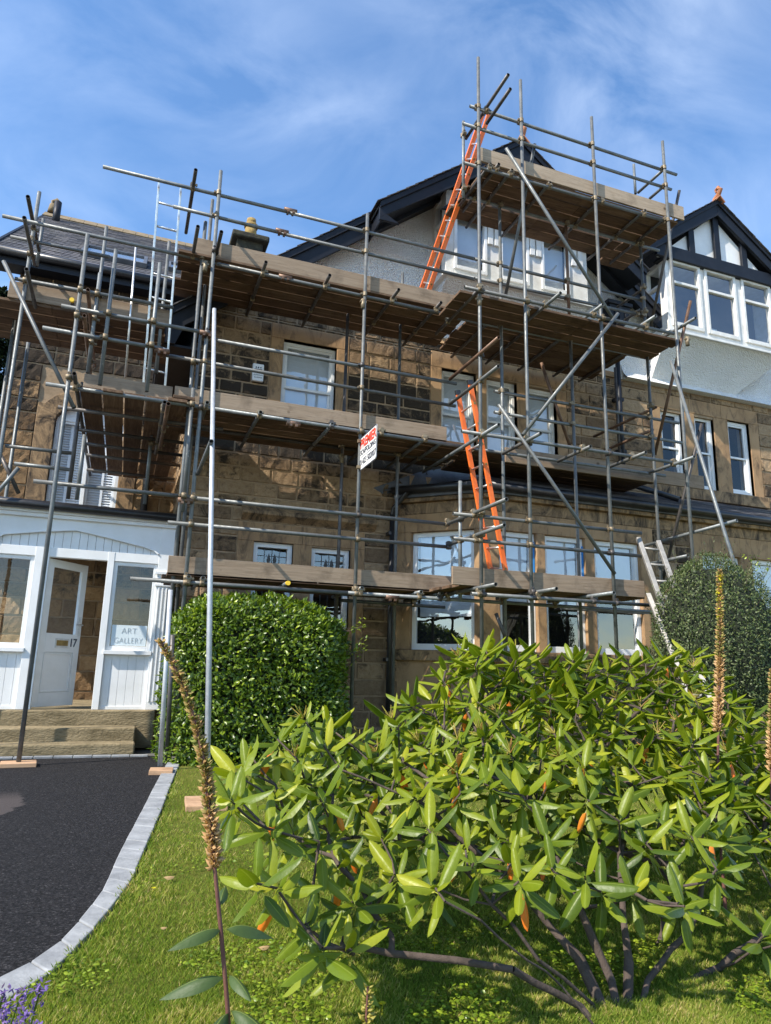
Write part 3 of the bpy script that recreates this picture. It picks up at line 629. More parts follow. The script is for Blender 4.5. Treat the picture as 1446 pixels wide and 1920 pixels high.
    # slates on the hip
    for j in range(6):
        t = j/6; a = e0.lerp(ap, t)+Vector((0, 0, .012)); b = e1.lerp(ap, t)+Vector((0, 0, .012)); L2 = (b-a).length; k = max(1, int(L2/.24)); up = (ap-(e0+e1)/2).normalized()*.22
        for i in range(k):
            p = a.lerp(b, i/k); qv = a.lerp(b, (i+.97)/k); rr.add([p, qv, qv+up+Vector((0, 0, -.005)), p+up+Vector((0, 0, -.005))], [(0, 1, 2, 3)], (rng.random(), 0, 0))
    rr.build('bay_roof', 'slate', house)
    fl = MB(); fl.prism([(3.45, YW-.02, 2.74), (3.62, YW-.02, 2.66), (BX+1.1, YW-.02, 3.25), (BX+.8, YW-.02, 3.5), (4.2, YW-.02, 3.08)], (0, .012, 0)); fl.build('lead_flashing', 'lead_grey', house)
bay_wall()
q = MB(); q.tube((8.0, 9.8, 3.35), (8.75, 9.2, 2.95), .05, 10, False); q.build('pipe_offset', 'black_plastic', house)
rp = thing('downpipe', (3.74, 9.86, G), 'black plastic downpipe at the left side of the ground floor bay', 'downpipe')
MB().tube((3.74, 9.88, G), (3.74, 9.88, 2.32), .038, 12, False).build('pipe', 'black_plastic', rp)
q = MB(); q.path([(3.74, 9.88, 2.3), (3.75, 9.86, 2.42), (3.86, 9.75, 2.58), (3.92, 9.68, 2.68)], .038, 10); q.build('swan_neck', 'black_plastic', rp)
q = MB()
for z in (.1, 1.2, 2.0): q.box(3.68, 3.80, 9.85, 9.99, z, z+.05)
q.build('bracket', 'black_plastic', rp)

# ------------------------------------------------------------------ left wing
wx0 = -2.28
AW = (-1.42, -.32, 2.2, 4.35)     # arched window with shutters
wing_holes = [AW]
wall_with_holes(wx0, XC+.05, G, 6.75, wing_holes, YWG+.003).build('wing_backing', 'mortar', house)
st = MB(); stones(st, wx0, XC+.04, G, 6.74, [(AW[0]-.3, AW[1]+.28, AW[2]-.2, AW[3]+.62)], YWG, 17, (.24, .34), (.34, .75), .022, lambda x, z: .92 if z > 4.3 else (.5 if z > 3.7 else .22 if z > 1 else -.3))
st.build('wing_wall', 'wing_stone', house)
MB().box(wx0-.01, wx0+.25, YWG+.32, YWG+6, G, 6.7).build('wing_side_wall', 'wing_stone', house)
q = MB(); cx = (AW[0]+AW[1])/2; rw_ = (AW[1]-AW[0])/2
q.box(AW[0]-.3, AW[0], YWG-.03, YWG+.2, AW[2]-.0, 4.0); q.box(AW[1], AW[1]+.28, YWG-.031, YWG+.2, AW[2], 4.0)
n_ = 12; arc = [(cx-rw_*math.cos(math.pi*i/n_), 4.0+.34*math.sin(math.pi*i/n_)) for i in range(n_+1)]
for i in range(n_):
    (xa, za), (xb, zb) = arc[i], arc[i+1]; ex = lambda x, z: (cx+(x-cx)*1.5, 4.0+(z-4.0)*1.75+.02)
    pa, pb_ = ex(xa, za), ex(xb, zb); q.prism([(xa, YWG-.028, za), (xb, YWG-.028, zb), (pb_[0], YWG-.028, pb_[1]), (pa[0], YWG-.028, pa[1])], (0, .22, 0))
q.box(AW[0]-.3, cx-rw_*1.5+.01 if False else AW[0]-.02, YWG-.026, YWG+.2, 4.0, 4.28); q.box(AW[1]+.02, AW[1]+.28, YWG-.026, YWG+.2, 4.0, 4.28)
q.box(AW[0]-.33, AW[1]+.31, YWG-.07, YWG+.2, AW[2]-.2, AW[2]-.001)
q.build('arched_surround', 'sooty_stone', house, .01)
f = MB(); f.box(AW[0], AW[0]+.06, YWG+.1, YWG+.17, AW[2], 4.1); f.box(AW[1]-.06, AW[1], YWG+.1, YWG+.17, AW[2], 4.1); f.box(AW[0]+.06, AW[1]-.06, YWG+.1, YWG+.17, 4.04, 4.1); f.box(cx-.03, cx+.03, YWG+.1, YWG+.17, AW[2], 4.04)
f.prism([(x, YWG+.12, z) for x, z in arc], (0, .03, 0)); f = f.build('window', 'white_paint', house, .004)
sh = MB(); z = AW[2]+.03
while z < 4.02:
    for a, b in ((AW[0]+.1, cx-.3), (cx-.26, cx-.05), (cx+.05, cx+.27), (cx+.31, AW[1]-.1)): sh.obox((a, YWG+.2, z), (b-a, 0, 0), (0, .03, .028), (0, .003, -.006))
    z += .045
for a in (AW[0]+.06, cx-.3, cx-.05, cx+.03, cx+.27, AW[1]-.1): sh.box(a, a+.04, YWG+.19, YWG+.235, AW[2]+.01, 4.035)
sh.build('shutter', 'shutter_white', f)
MB().box(AW[0]+.02, AW[1]-.02, YWG+.25, YWG+.26, AW[2], 4.1).build('blind', 'shutter_white', f)
# wing roof
eY, eZ, rY, rZ = 12.3, 6.82, 17.0, 10.55
wv = Vector((0, rY-eY, rZ-eZ)); wl_ = wv.length; wu = wv.normalized()
r_ = MB(); slates(r_, (-2.72, eY, eZ), (1, 0, 0), wv, 5.6, wl_, .17, .26, 51)
r_.prism([(-2.72, eY, eZ), (2.9, eY, eZ), (2.9, rY, rZ), (-2.72, rY, rZ)], (0, 0, -.1), (.2, 0, 0)); r_.build('wing_roof', 'slate', house)
q = MB(); q.tube((-2.72, eY-.07, eZ-.06), (.55, eY-.07, eZ-.06), .07, 10, False); q.build('wing_gutter', 'black_plastic', house)
q = MB(); q.box(-2.7, .6, eY, eY+.04, eZ-.24, eZ-.03); q.box(-2.7, .6, eY+.04, YWG+.05, eZ-.24, eZ-.20); q.build('wing_fascia', 'black_paint', house)
q = MB(); q.prism([(-2.76, eY-.05, eZ-.22), (-2.76, eY-.05, eZ+.02), (-2.76, rY, rZ+.02), (-2.76, rY, rZ-.22)], (.05, 0, 0)); q.build('wing_verge', 'black_paint', house)
m_plain('mossy_ridge', (.12, .09, .045), (.27, .20, .12), 9, .95, 30, .5, .01)
q = MB()
for i in range(19): q.prism([(-2.75+i*.3, rY-.34, rZ-.22), (-2.75+i*.3, rY+.02, rZ+.09), (-2.75+i*.3, rY+.1, rZ-.1), (-2.75+i*.3, rY-.3, rZ-.29)], (.292, 0, 0))
q.build('wing_ridge', 'mossy_ridge', house)
q = MB(); q.tube((-2.6, rY, rZ+.08), (-2.6, rY-.02, rZ+.3), .11, 12, False, .07); q.path([(-2.6, rY, rZ+.25), (-2.6, rY-.05, rZ+.36), (-2.52, rY-.05, rZ+.42), (-2.47, rY-.05, rZ+.36)], .05, 8); q.build('finial', 'mossy_ridge', house)
q = MB(); p = P(105, 412, 16.3); q.tube((p.x, 16.3, 9.9), (p.x, 16.3, 10.5), .08, 12, True, wall=.01); q.build('flue', 'black_paint', house)
def onroof(x, y):     # point of the wing roof plane
    d = ray(x, y); t = (eZ-eY*(rZ-eZ)/(rY-eY))/(d.z-d.y*(rZ-eZ)/(rY-eY)); return d*t
def velux(ax, ay, bx, by, h):
    a = onroof(ax, ay); b = onroof(bx, by); x0, x1 = a.x, b.x; s0 = (a.y-eY)/wu.y; nn = Vector((0, -wu.z, wu.y)); o = Vector((x0, eY, eZ))+wu*s0+nn*.02
    mb = MB()
    for (oo, uu, vv) in ((0, x1-x0, .07), ): mb.obox(o, (x1-x0, 0, 0), wu*.09, nn*.09); mb.obox(o+wu*(h-.07), (x1-x0, 0, 0), wu*.07, nn*.091)
    mb.obox(o+wu*.09, (.07, 0, 0), wu*(h-.16), nn*.0905); mb.obox(o+wu*.09+Vector((x1-x0-.07, 0, 0)), (.07, 0, 0), wu*(h-.16), nn*.0905)
    f = mb.build('roof_window', 'lead_grey', house, .004)
    g_ = MB(); p0 = o+nn*.06+wu*.09+Vector((.07, 0, 0)); w_ = Vector((x1-x0-.14, 0, 0)); hh = wu*(h-.16); g_.add([p0, p0+w_, p0+w_+hh, p0+hh], [(0, 1, 2, 3)]); g_.build('pane', 'roof_glass', f)
    MB().obox(p0-nn*.035, w_, hh, nn*.01).build('blind', 'shutter_white', f)  # pale sheet added under the pane to imitate bright sky reflection
velux(150, 480, 275, 502, .95); velux(313, 510, 350, 518, .8)
# soil pipes by the corner
sp_ = thing('soil_pipe', (.1, 12.45, 1.8), 'black soil pipe on the wing wall beside the corner of the house', 'pipe')
p = P(275, 900, 12.45); MB().tube((p.x, 12.48, 1.85), (p.x, 12.48, 4.6), .06, 12, False).build('pipe', 'black_plastic', sp_)
q = MB()
for z in (2.3, 3.2, 4.1): q.box(p.x-.085, p.x+.085, 12.46, 12.6, z, z+.05)
q.build('bracket', 'black_plastic', sp_)

# ------------------------------------------------------------------ porch
YPo = 9.9; pS = -.6; pT = 1.42
porch = thing('porch', (-.9, YPo, G), 'white painted timber porch with open glazed door, at the lower left', 'porch')
px0, px1 = -2.6, .565
def pb_(name, boxes, m='white_paint', par=porch, bev=.004):
    mb = MB()
    for b in boxes: mb.box(*b)
    return mb.build(name, m, par, bev)
xw0 = P(205, 1100, YPo).x; xw1 = P(297, 1100, YPo).x; xd0, xd1 = -.97, -.27; xl1_ = P(62, 1100, YPo).x
pb_('post', [(xd1, xw0+.03, YPo-.03, YPo+.08, pS, pT)]); pb_('post', [(xl1_-.02, xd0, YPo-.03, YPo+.08, pS, pT)]); pb_('post', [(xw1-.03, px1, YPo-.03, YPo+.08, pS, 1.9)])
pb_('lintel', [(px0, xw1-.03, YPo-.025, YPo+.08, 1.30, 1.42)])
wz = .14
for a, b, nm in ((xw0+.03, xw1-.03, 'r'), (px0, xl1_-.02, 'l')):
    wfr = pb_('window', [(a, a+.05, YPo, YPo+.05, wz, 1.30), (b-.05, b, YPo, YPo+.05, wz, 1.30), (a+.05, b-.05, YPo+.001, YPo+.05, 1.25, 1.30), (a+.05, b-.05, YPo+.001, YPo+.05, wz, wz+.06), (a-.02, b+.02, YPo-.06, YPo-.001, wz-.05, wz)])
    g_ = MB(); g_.add([(a+.05, YPo+.02, wz+.06), (b-.05, YPo+.02, wz+.06), (b-.05, YPo+.02, 1.25), (a+.05, YPo+.02, 1.25)], [(0, 1, 2, 3)]); g_.build('pane', 'clear_glass', wfr)
    if nm == 'r':
        fs_ = MB().box(a+.06, b-.06, YPo+.012, YPo+.015, wz+.065, wz+.33).build('frosted_panel', 'frosted_film', wfr)
        mx_ = (a+b)/2-.005; text('lettering', 'ART', .11, (mx_, YPo+.009, wz+.255), (1, 0, 0), (0, 0, 1), 'letters_etched', wfr, .001, .95, -.003); text('lettering', 'GALLERY', .11, (mx_, YPo+.009, wz+.13), (1, 0, 0), (0, 0, 1), 'letters_etched', wfr, .001, .80, -.003)
    mb = MB(); x = a
    while x < b-.01: mb.box(x+.002, min(x+.098, b), YPo+.012, YPo+.04, pS, wz-.05); x += .1
    mb.box(a, b, YPo+.02, YPo+.05, pS, wz-.05); mb.box(a, b, YPo+.0, YPo+.03, pS, pS+.04); mb.build('boarded_panel', 'white_paint', porch, .002)
pb_('capital', [(xw1-.06, px1+.02, YPo-.06, YPo-.031, 1.16, 1.20), (xw1-.05, px1+.01, YPo-.05, YPo-.0311, 1.0, 1.03)]+[(xw1-.0+k_*.05, xw1+.02+k_*.05, YPo-.045, YPo-.0312, pS+.1, .98) for k_ in range(3)])
pb_('transom_bar', [(xd0, xd1, YPo+.3, YPo+.33, .02, .05)]) if False else None
# upper fascia with low arch
ar = [(-1.62, 1.43), (-1.6, 1.50), (-1.52, 1.55), (-1.1, 1.62), (-.69, 1.675), (-.25, 1.60), (.17, 1.52), (.30, 1.48), (.36, 1.43)]
up = [( -2.6, 1.421), (-1.62, 1.421)]+[(x, z) for x, z in ar]+[(.36, 1.421), (xw1-.03, 1.421), (xw1-.03, 1.80), (-2.6, 1.80)]
mb = MB(); mb.prism([(px0, YPo-.022, 1.421), (ar[0][0], YPo-.022, 1.421), (ar[0][0], YPo-.022, 1.80), (px0, YPo-.022, 1.80)], (0, .1, 0)); mb.prism([(ar[-1][0], YPo-.022, 1.421), (xw1-.03, YPo-.022, 1.421), (xw1-.03, YPo-.022, 1.80), (ar[-1][0], YPo-.022, 1.80)], (0, .1, 0))
for (a, za), (b, zb) in zip(ar, ar[1:]): mb.prism([(a, YPo-.022, za), (b, YPo-.022, zb), (b, YPo-.022, 1.80), (a, YPo-.022, 1.80)], (0, .1, 0))
mb.build('fascia', 'white_paint', porch)
mb = MB()
for (a, za), (b, zb) in zip(ar, ar[1:]): mb.beam((a, YPo-.03, za), (b, YPo-.03, zb), .03, .022)
mb.build('arch_moulding', 'white_paint', porch, .003)
mb = MB(); x = -1.64
while x < .38: mb.box(x+.002, x+.098, YPo+.002, YPo+.03, 1.42, 1.68); x += .1
mb.build('arch_boarding', 'white_paint', porch, .002)
pb_('cornice', [(px0, px1+.03, YPo-.07, YPo+.08, 1.80, 1.85), (px0, px1+.03, YPo-.10, YPo+.08, 1.851, 1.90)])
mb = MB(); mb.tube((px0-.2, YPo-.15, 1.95), (px1+.02, YPo-.15, 1.93), .058, 12, False); mb.build('gutter', 'black_plastic', porch)
m_plain('felt', (.05, .05, .055), (.1, .1, .1), 4, .9)
MB().prism([(px0-.1, YPo-.13, 1.93), (px0-.1, YWG, 2.0), (px0-.1, YWG, 1.94), (px0-.1, YPo-.13, 1.90)], (px1-px0+.1, 0, 0)).build('roof', 'felt', porch)
# floor
MB().box(px0, px1, YPo+.12, YWG-.05, G, pS-.01).build('floor', 'step_stone', porch)
mb = MB(); mb.box(.52, .58, YPo+.081, YWG-.05, pS, 1.9); mb.build('side_wall', 'white_paint', porch)
# door, swung inwards
ang = R(52); h0 = Vector((xd0, YPo+.05, 0)); du = Vector((math.cos(ang), math.sin(ang), 0)); dn = Vector((-du.y, du.x, 0)); DW = .72; dz0, dz1 = pS+.02, 1.29
def dbox(mb, a, b, z0, z1, t=.045, o=0.): mb.obox(h0+du*a+dn*o+Vector((0, 0, z0)), du*(b-a), dn*t, (0, 0, z1-z0))
mb = MB(); dbox(mb, 0, .1, dz0, dz1); dbox(mb, DW-.1, DW, dz0, dz1); dbox(mb, .1, DW-.1, dz1-.1, dz1, .044); dbox(mb, .1, DW-.1, dz0, dz0+.17, .044); dbox(mb, .1, DW-.1, .10, .34, .044); dbox(mb, .1, DW-.1, dz0+.17, .10, .02, .014)
for a, b, z0, z1 in ((.11, .13, dz0+.18, .09), (DW-.13, DW-.11, dz0+.18, .09), (.13, DW-.13, dz0+.18, dz0+.2), (.13, DW-.13, .07, .09)): dbox(mb, a, b, z0, z1, .012, .002)
door = mb.build('door', 'white_paint', porch, .003)
mb = MB(); p0 = h0+du*.1+dn*.02; p1 = h0+du*(DW-.1)+dn*.02; mb.add([(p0.x, p0.y, .34), (p1.x, p1.y, .34), (p1.x, p1.y, dz1-.1), (p0.x, p0.y, dz1-.1)], [(0, 1, 2, 3)]); mb.build('pane', 'clear_glass', door)
mb = MB(); dbox(mb, .27, .51, .16, .28, .008, -.008); mb.build('letterbox', 'aluminium', door, .003); mb = MB(); dbox(mb, .29, .49, .185, .255, .004, -.012); mb.build('letterbox_flap', 'brass', door)
text('house_number', '17', .15, h0+du*.59-dn*.005+Vector((0, 0, .225)), du, (0, 0, 1), 'letters_dark', door, .003, .9, .002)
mb = MB(); dbox(mb, DW-.07, DW-.03, .32, .58, .01, -.01); e = h0+du*(DW-.05)-dn*.01+Vector((0, 0, .47)); mb.path([e, e-dn*.05, e-dn*.055-du*.12], .009, 8); mb.build('handle', 'aluminium', door)
# steps
steps = thing('stone_steps', (-.6, 9.0, G), 'worn sandstone steps with three risers in front of the white porch', 'steps')
for (x0, x1, y0, y1, z0, z1) in ((-3, .50, YPo-.16, YPo+.119, G, pS), (-3, .27, 9.36, YPo-.162, G, -.78), (-3, .27, 9.02, 9.358, G, -.93)):
    mb = MB(); mb.box(x0, x1, y0, y1, z0, z1); o = mb.build('step', 'step_stone', steps, .018)

# ------------------------------------------------------------------ neighbouring house, upper part
NW = [(9.20, 9.72, 3.46, 4.93), (10.02, 10.50, 3.46, 4.93), (10.86, 11.42, 3.48, 4.98)]
wall_with_holes(XP, 14, 2.4, 5.42, NW, YW+.003).build('backing_wall', 'mortar', neigh)
st = MB(); stones(st, XP, 14, 2.4, 5.40, [(9.0, 11.66, 3.24, 5.26)], YW, 61, (.22, .3), (.34, .6), .014, lambda x, z: .18); st.build('front_wall', 'rock_stone', neigh)
dr = MB(); xs = [9.0]+[v for w in NW for v in w[:2]]+[11.66]
for a, b in zip(xs[0::2], xs[1::2]): dr.box(a, b, YW-.012, YW+.16, 3.46, 4.98)
dr.box(9.0, 9.9, YW-.014, YW+.16, 4.98, 5.26); dr.box(9.904, 10.7, YW-.015, YW+.16, 4.98, 5.26); dr.box(10.704, 11.66, YW-.014, YW+.16, 4.98, 5.26); dr.build('stone_surround', 'dressed_stone', neigh, .01)
MB().box(8.95, 11.72, YW-.07, YW+.16, 3.24, 3.46).build('window_sill', 'sooty_stone', neigh, .012)
for w in NW: window(neigh, (w[0], w[1], w[2]+.002, 4.978), YW, 'sash', 0, 'white_paint', .1, 'clear_glass', fr=.06, cut=.5)
NX0, NX1 = 8.99, 11.9; NZb = 6.28; NZt = 7.77
NWs = [(9.08, 9.83), (9.93, 10.72), (10.87, 11.64)]
YN = 9.4
oriel(neigh, NX0, NX1, NZb, NZt, NWs, YN)
for w in NWs:
    window(neigh, (w[0]+.002, w[1]-.002, NZb+.102, NZt-.01), YN-.12, 'transom', 0, 'old_white_paint', .13, fr=.06, room=False, cut=.68)
# cushion in the middle light
cu = MB(); p0 = Vector((10.3, YN+.3, NZb+.28))
for i in range(8):
    for j in range(8):
        pass
vs = []; 
for i in range(9):
    for j in range(9):
        a = i/8*2-1; b = j/8*2-1; th = .09*(1-abs(a)**3)*(1-abs(b)**3); vs.append((p0.x+a*.2*(1-.1*b*b), p0.y-th, p0.z+b*.15*(1-.1*a*a)+a*.02))
cu.add(vs, [(i*9+j, (i+1)*9+j, (i+1)*9+j+1, i*9+j+1) for i in range(8) for j in range(8)], (0, 0, 0), True); cu.add([(x, 2*p0.y-y, z) for x, y, z in vs], [(i*9+j, (i+1)*9+j, (i+1)*9+j+1, i*9+j+1) for i in range(8) for j in range(8)], (0, 0, 0), True)
tag(cu.build('cushion', 'cushion_fabric'), 'pale green cushion behind the middle pane of the right-hand oriel window', 'cushion')
cove(neigh, NX0+.02, NX1, NZb-.05, 5.45, YN+.0, 1.0)
cv = MB(); n = 6; rows = []
for i in range(n+1): t = i/n; rows.append((YW-.16*(1-t)**2, 5.40+.30*t))
cv.add([(x, y, z) for y, z in rows for x in (XP+.05, 14)], [(2*i, 2*i+1, 2*i+3, 2*i+2) for i in range(n)], (0, 0, 0), True); cv.add([(XP+.05, YW-.16, 5.4), (14, YW-.16, 5.4), (14, YW+.05, 5.4), (XP+.05, YW+.05, 5.4)], [(0, 1, 2, 3)])
cv.build('render_skirt', 'pebbledash', neigh)
MB().prism([(XP, YW+.01, 5.41), (14, YW+.01, 5.41), (14, YW+.01, 7.8), (11.3, YW+.01, 7.9), (10.0, YW+.01, 8.0), (9.0, YW+.01, 7.2), (XP, YW+.01, 7.0)], (0, .2, 0)).build('upper_wall', 'pebbledash', neigh)
NA = 10.28; NZA = 9.24; nsl = .72; YG = 9.25
nz = lambda x: NZA-nsl*abs(x-NA)
nx0, nx1 = 8.36, 12.4; zbm = 7.76
q = MB()
q.prism([(nx0, YG, nz(nx0)), (NA, YG, NZA), (NA, YG, NZA-.30), (nx0, YG, nz(nx0)-.26)], (0, .06, 0)); q.prism([(NA, YG, NZA), (nx1, YG, nz(nx1)), (nx1, YG, nz(nx1)-.26), (NA, YG, NZA-.30)], (0, .06, 0))
q.prism([(nx0, YG-.03, nz(nx0)+.03), (NA, YG-.03, NZA+.03), (NA, YG-.03, NZA-.06), (nx0, YG-.03, nz(nx0)-.06)], (0, .029, 0)); q.prism([(NA, YG-.03, NZA+.03), (nx1, YG-.03, nz(nx1)+.03), (nx1, YG-.03, nz(nx1)-.06), (NA, YG-.03, NZA-.06)], (0, .029, 0))
q.box(8.75, 12.3, YG+.065, YG+.14, zbm-.02, zbm+.24)
for x in (9.56, 10.21, 10.90): q.box(x, x+.14, YG+.07, YG+.13, zbm+.24, nz(x+.06)-.2)
q.box(8.9, 12.3, YG+.14, YN+.2, zbm-.03, zbm+.01)
q.prism([(nx0+.02, YG+.07, nz(nx0)-.10), (NA, YG+.07, NZA-.12), (NA, YG+.07, NZA-.16), (nx0+.02, YG+.07, nz(nx0)-.14)], (0, 1.0, 0)); q.prism([(NA, YG+.07, NZA-.12), (nx1, YG+.07, nz(nx1)-.10), (nx1, YG+.07, nz(nx1)-.14), (NA, YG+.07, NZA-.16)], (0, 1.0, 0))
q.build('bargeboard', 'black_paint', neigh, .006)
MB().prism([(8.85, YG+.15, zbm+.02), (11.75, YG+.15, zbm+.02), (NA, YG+.15, NZA-.25)], (0, .05, 0)).build('gable_panel', 'white_paint', neigh)
q = MB(); cs3 = math.sqrt(1+nsl*nsl)
slates(q, (nx0-.06, YG-.06, nz(nx0-.06)+.035), (0, 1, 0), (1, 0, nsl), 4, (NA-nx0)*cs3, .2, .26, 71); slates(q, (nx1+.06, YG-.06, nz(nx1+.06)+.035), (0, 1, 0), (-1, 0, nsl), 4, (nx1-NA)*cs3, .2, .26, 72)
q.prism([(nx0, YG-.02, nz(nx0)+.02), (NA, YG-.02, NZA+.02), (nx1, YG-.02, nz(nx1)+.02), (nx1, YG-.02, nz(nx1)-.03), (NA, YG-.02, NZA-.03), (nx0, YG-.02, nz(nx0)-.03)], (0, 4, 0)); q.build('roof', 'slate', neigh)
ridge_tiles(neigh, NA, NZA+.05, YG-.1, 12, True)
# ------------------------------------------------------------------ scaffolding
scaf = thing('scaffolding', (3.5, 8.5, G), 'grey steel tube scaffolding with timber decks on four levels in front of the sandstone house', 'scaffolding')
RT = .0242
poles = []; xt = []; yt = []; tubes = []
def tube(name, a, b, m='galvanised_tube'):
    o = MB().tube(a, b, RT, 14, True).build(name, m, scaf); tubes.append((name, Vector(a), Vector(b))); return o
def pole(x, y, Y, top, bot=None, m='galvanised_tube'):
    X = P(x, y, Y).x; zt = P(*top, Y).z; zb = G+.045 if bot is None else P(*bot, Y).z
    poles.append((X, Y, zb, zt)); tube('standard', (X, Y, zb), (X, Y, zt), m); return X
def ledger(a, b, Y, m='galvanised_tube', off=.05, name='ledger'):
    A = P(*a, Y); B = P(*b, Y); z = (A.z+B.z)/2; y = Y+off
    k = y/Y; xt.append((A.x, B.x, y, z)); tube(name, (A.x, y, A.z*.5+z*.5), (B.x, y, B.z*.5+z*.5), m); return z
def transom(near, far, Z=None, Yn=None, Yf=None, m='galvanised_tube', X=None, name='transom'):
    if Z is None: Z = P(*far, Yf).z if Yf else P(*near, Yn).z
    A = PZ(*near, Z); B = PZ(*far, Z); X = (A.x+B.x)/2 if X is None else X
    yt.append((X, A.y, B.y, Z)); tube(name, (X, A.y, Z), (X, B.y, Z), m); return X
def brace(a, Ya, b, Yb, m='galvanised_tube', name='brace'):
    tube(name, P(*a, Ya), P(*b, Yb), m)
Y0, Y1, YN_, YM = 8.5, 9.35, 7.62, 8.35
# outer standards of the long run
pole(380, 720, Y0, (412, 320)); pole(370, 700, 9.3, (396, 374)); pole(360, 700, 8.62, (386, 416)); pole(677, 775, Y0, (686, 400))
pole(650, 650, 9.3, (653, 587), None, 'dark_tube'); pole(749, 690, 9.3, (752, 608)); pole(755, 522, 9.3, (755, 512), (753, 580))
pole(360, 760, 8.44, (362, 728), (345, 960))
# tower standards
pole(900, 640, YN_, (896, 108)); pole(988, 700, YN_, (975, 150)); pole(1131, 680, YN_, (1110, 220)); pole(1271, 660, YN_, (1242, 265))
pole(941, 690, YM, (935, 375)); pole(1071, 690, YM, (1062, 412), (1068, 590), 'rusty_tube'); pole(1072, 700, YM, (1070, 600)); pole(1217, 720, YM, (1197, 440))
pole(869, 300, 8.25, (869, 228), (868, 372)); pole(1190, 335, 8.9, (1187, 308), (1193, 364)); pole(863, 980, 8.1, (863, 902), (863, 1128)); pole(1157, 760, 9.6, (1156, 690), (1162, 880), 'dark_tube')
# left platform and wing standards
XL1 = pole(128, 720, 8.3, (168, 440)); pole(190, 700, 8.45, (208, 466), (186, 722)); pole(279, 698, 8.45, (298, 493), (275, 734))
pole(193, 483, 9.6, (200, 425), (172, 700)); pole(308, 550, 9.6, (317, 453), (296, 680)); pole(182, 560, 9.0, (186, 512), (168, 700)); pole(303, 600, 9.1, (311, 506), (293, 700))
pole(38, 600, 9.0, (74, 360)); pole(76, 450, 10.2, (83, 411), (70, 500)); pole(22, 640, 9.6, (30, 527)); pole(48, 680, 10.3, (54, 600))
pole(141, 830, 9.3, (146, 716), (136, 936), 'dark_tube'); pole(151, 880, 8.9, (155, 815), (146, 937)); pole(286, 800, 9.9, (289, 775), (270, 945))
# ledgers and guard rails
ledger((193, 308), (545, 394), Y0); ledger((540, 393), (893, 483), Y0); ledger((893, 482), (1205, 560), YM); 
ledger((326, 382), (530, 434), Y0); ledger((528, 433), (893, 521), Y0); ledger((893, 521), (1208, 586), YM)
ledger((408, 489), (857, 592), Y0); Z3 = ledger((861, 594), (1203, 665), YM)
ledger((4, 399), (415, 492), Y0+.1); ledger((19, 440), (206, 478), 9.0); ledger((29, 527), (325, 579), 9.0, off=-.05)
ledger((116, 576), (386, 628), Y0, off=-.05); ledger((407, 634), (859, 718), Y0); ledger((81, 617), (305, 658), Y0, off=-.05); ledger((307, 659), (857, 762), Y0, 'galvanised_tube')
Z2 = ledger((87, 722), (395, 769), Y0, off=-.05); ledger((395, 766), (872, 842), Y0, off=-.05); ledger((872, 842), (1243, 893), Y0, off=-.05)
ledger((64, 904), (360, 934), Y0, off=-.05); ledger((355, 934), (840, 985), Y0, off=-.05); ledger((314, 981), (843, 1027), Y0, off=-.05)
ledger((244, 1085), (650, 1113), Y0, off=-.05); ledger((650, 1112), (1221, 1148), Y0, off=-.05); ledger((640, 1124), (837, 1139), 9.3); ledger((1056, 1140), (1225, 1150), 9.0)
ledger((9, 834), (139, 848), 9.6); ledger((26, 867), (138, 880), 9.6)
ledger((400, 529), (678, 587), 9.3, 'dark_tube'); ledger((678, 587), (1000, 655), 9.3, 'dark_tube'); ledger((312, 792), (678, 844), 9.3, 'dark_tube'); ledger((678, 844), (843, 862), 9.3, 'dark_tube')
# tower
ledger((884, 193), (1273, 325), YN_); ledger((871, 227), (1263, 352), YN_); Z4 = ledger((873, 303), (1252, 409), YN_); ledger((879, 370), (1236, 470), YM, off=0)
ledger((868, 543), (1259, 627), YN_, off=-.05); ledger((862, 812), (1275, 870), YN_, off=-.05); ledger((853, 962), (1207, 998), YN_); ledger((853, 1008), (1210, 1042), YN_)
ledger((880, 1114), (1212, 1135), YN_, off=-.05); ledger((930, 732), (1277, 791), YM); ledger((930, 771), (1287, 829), YM)
ledger((1000, 585), (1207, 640), 9.3, 'dark_tube')
# transoms: deck 3, long run
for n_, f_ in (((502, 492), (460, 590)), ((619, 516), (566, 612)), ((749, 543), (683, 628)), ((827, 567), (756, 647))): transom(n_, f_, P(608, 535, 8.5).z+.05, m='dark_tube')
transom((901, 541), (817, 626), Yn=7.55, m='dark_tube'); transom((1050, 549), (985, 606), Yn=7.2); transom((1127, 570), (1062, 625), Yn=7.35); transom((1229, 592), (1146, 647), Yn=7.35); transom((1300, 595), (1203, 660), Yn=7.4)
transom((1112, 720-35), (1152-10, 693-20), Yn=9.2, m='dark_tube') if False else None
transom((418, 435), (402, 480), Z=5.28, m='dark_tube'); transom((369, 424), (353, 538), Z=5.24, m='dark_tube'); transom((366, 318), (350, 437), Z=6.15, m='dark_tube', name='guard_tube')
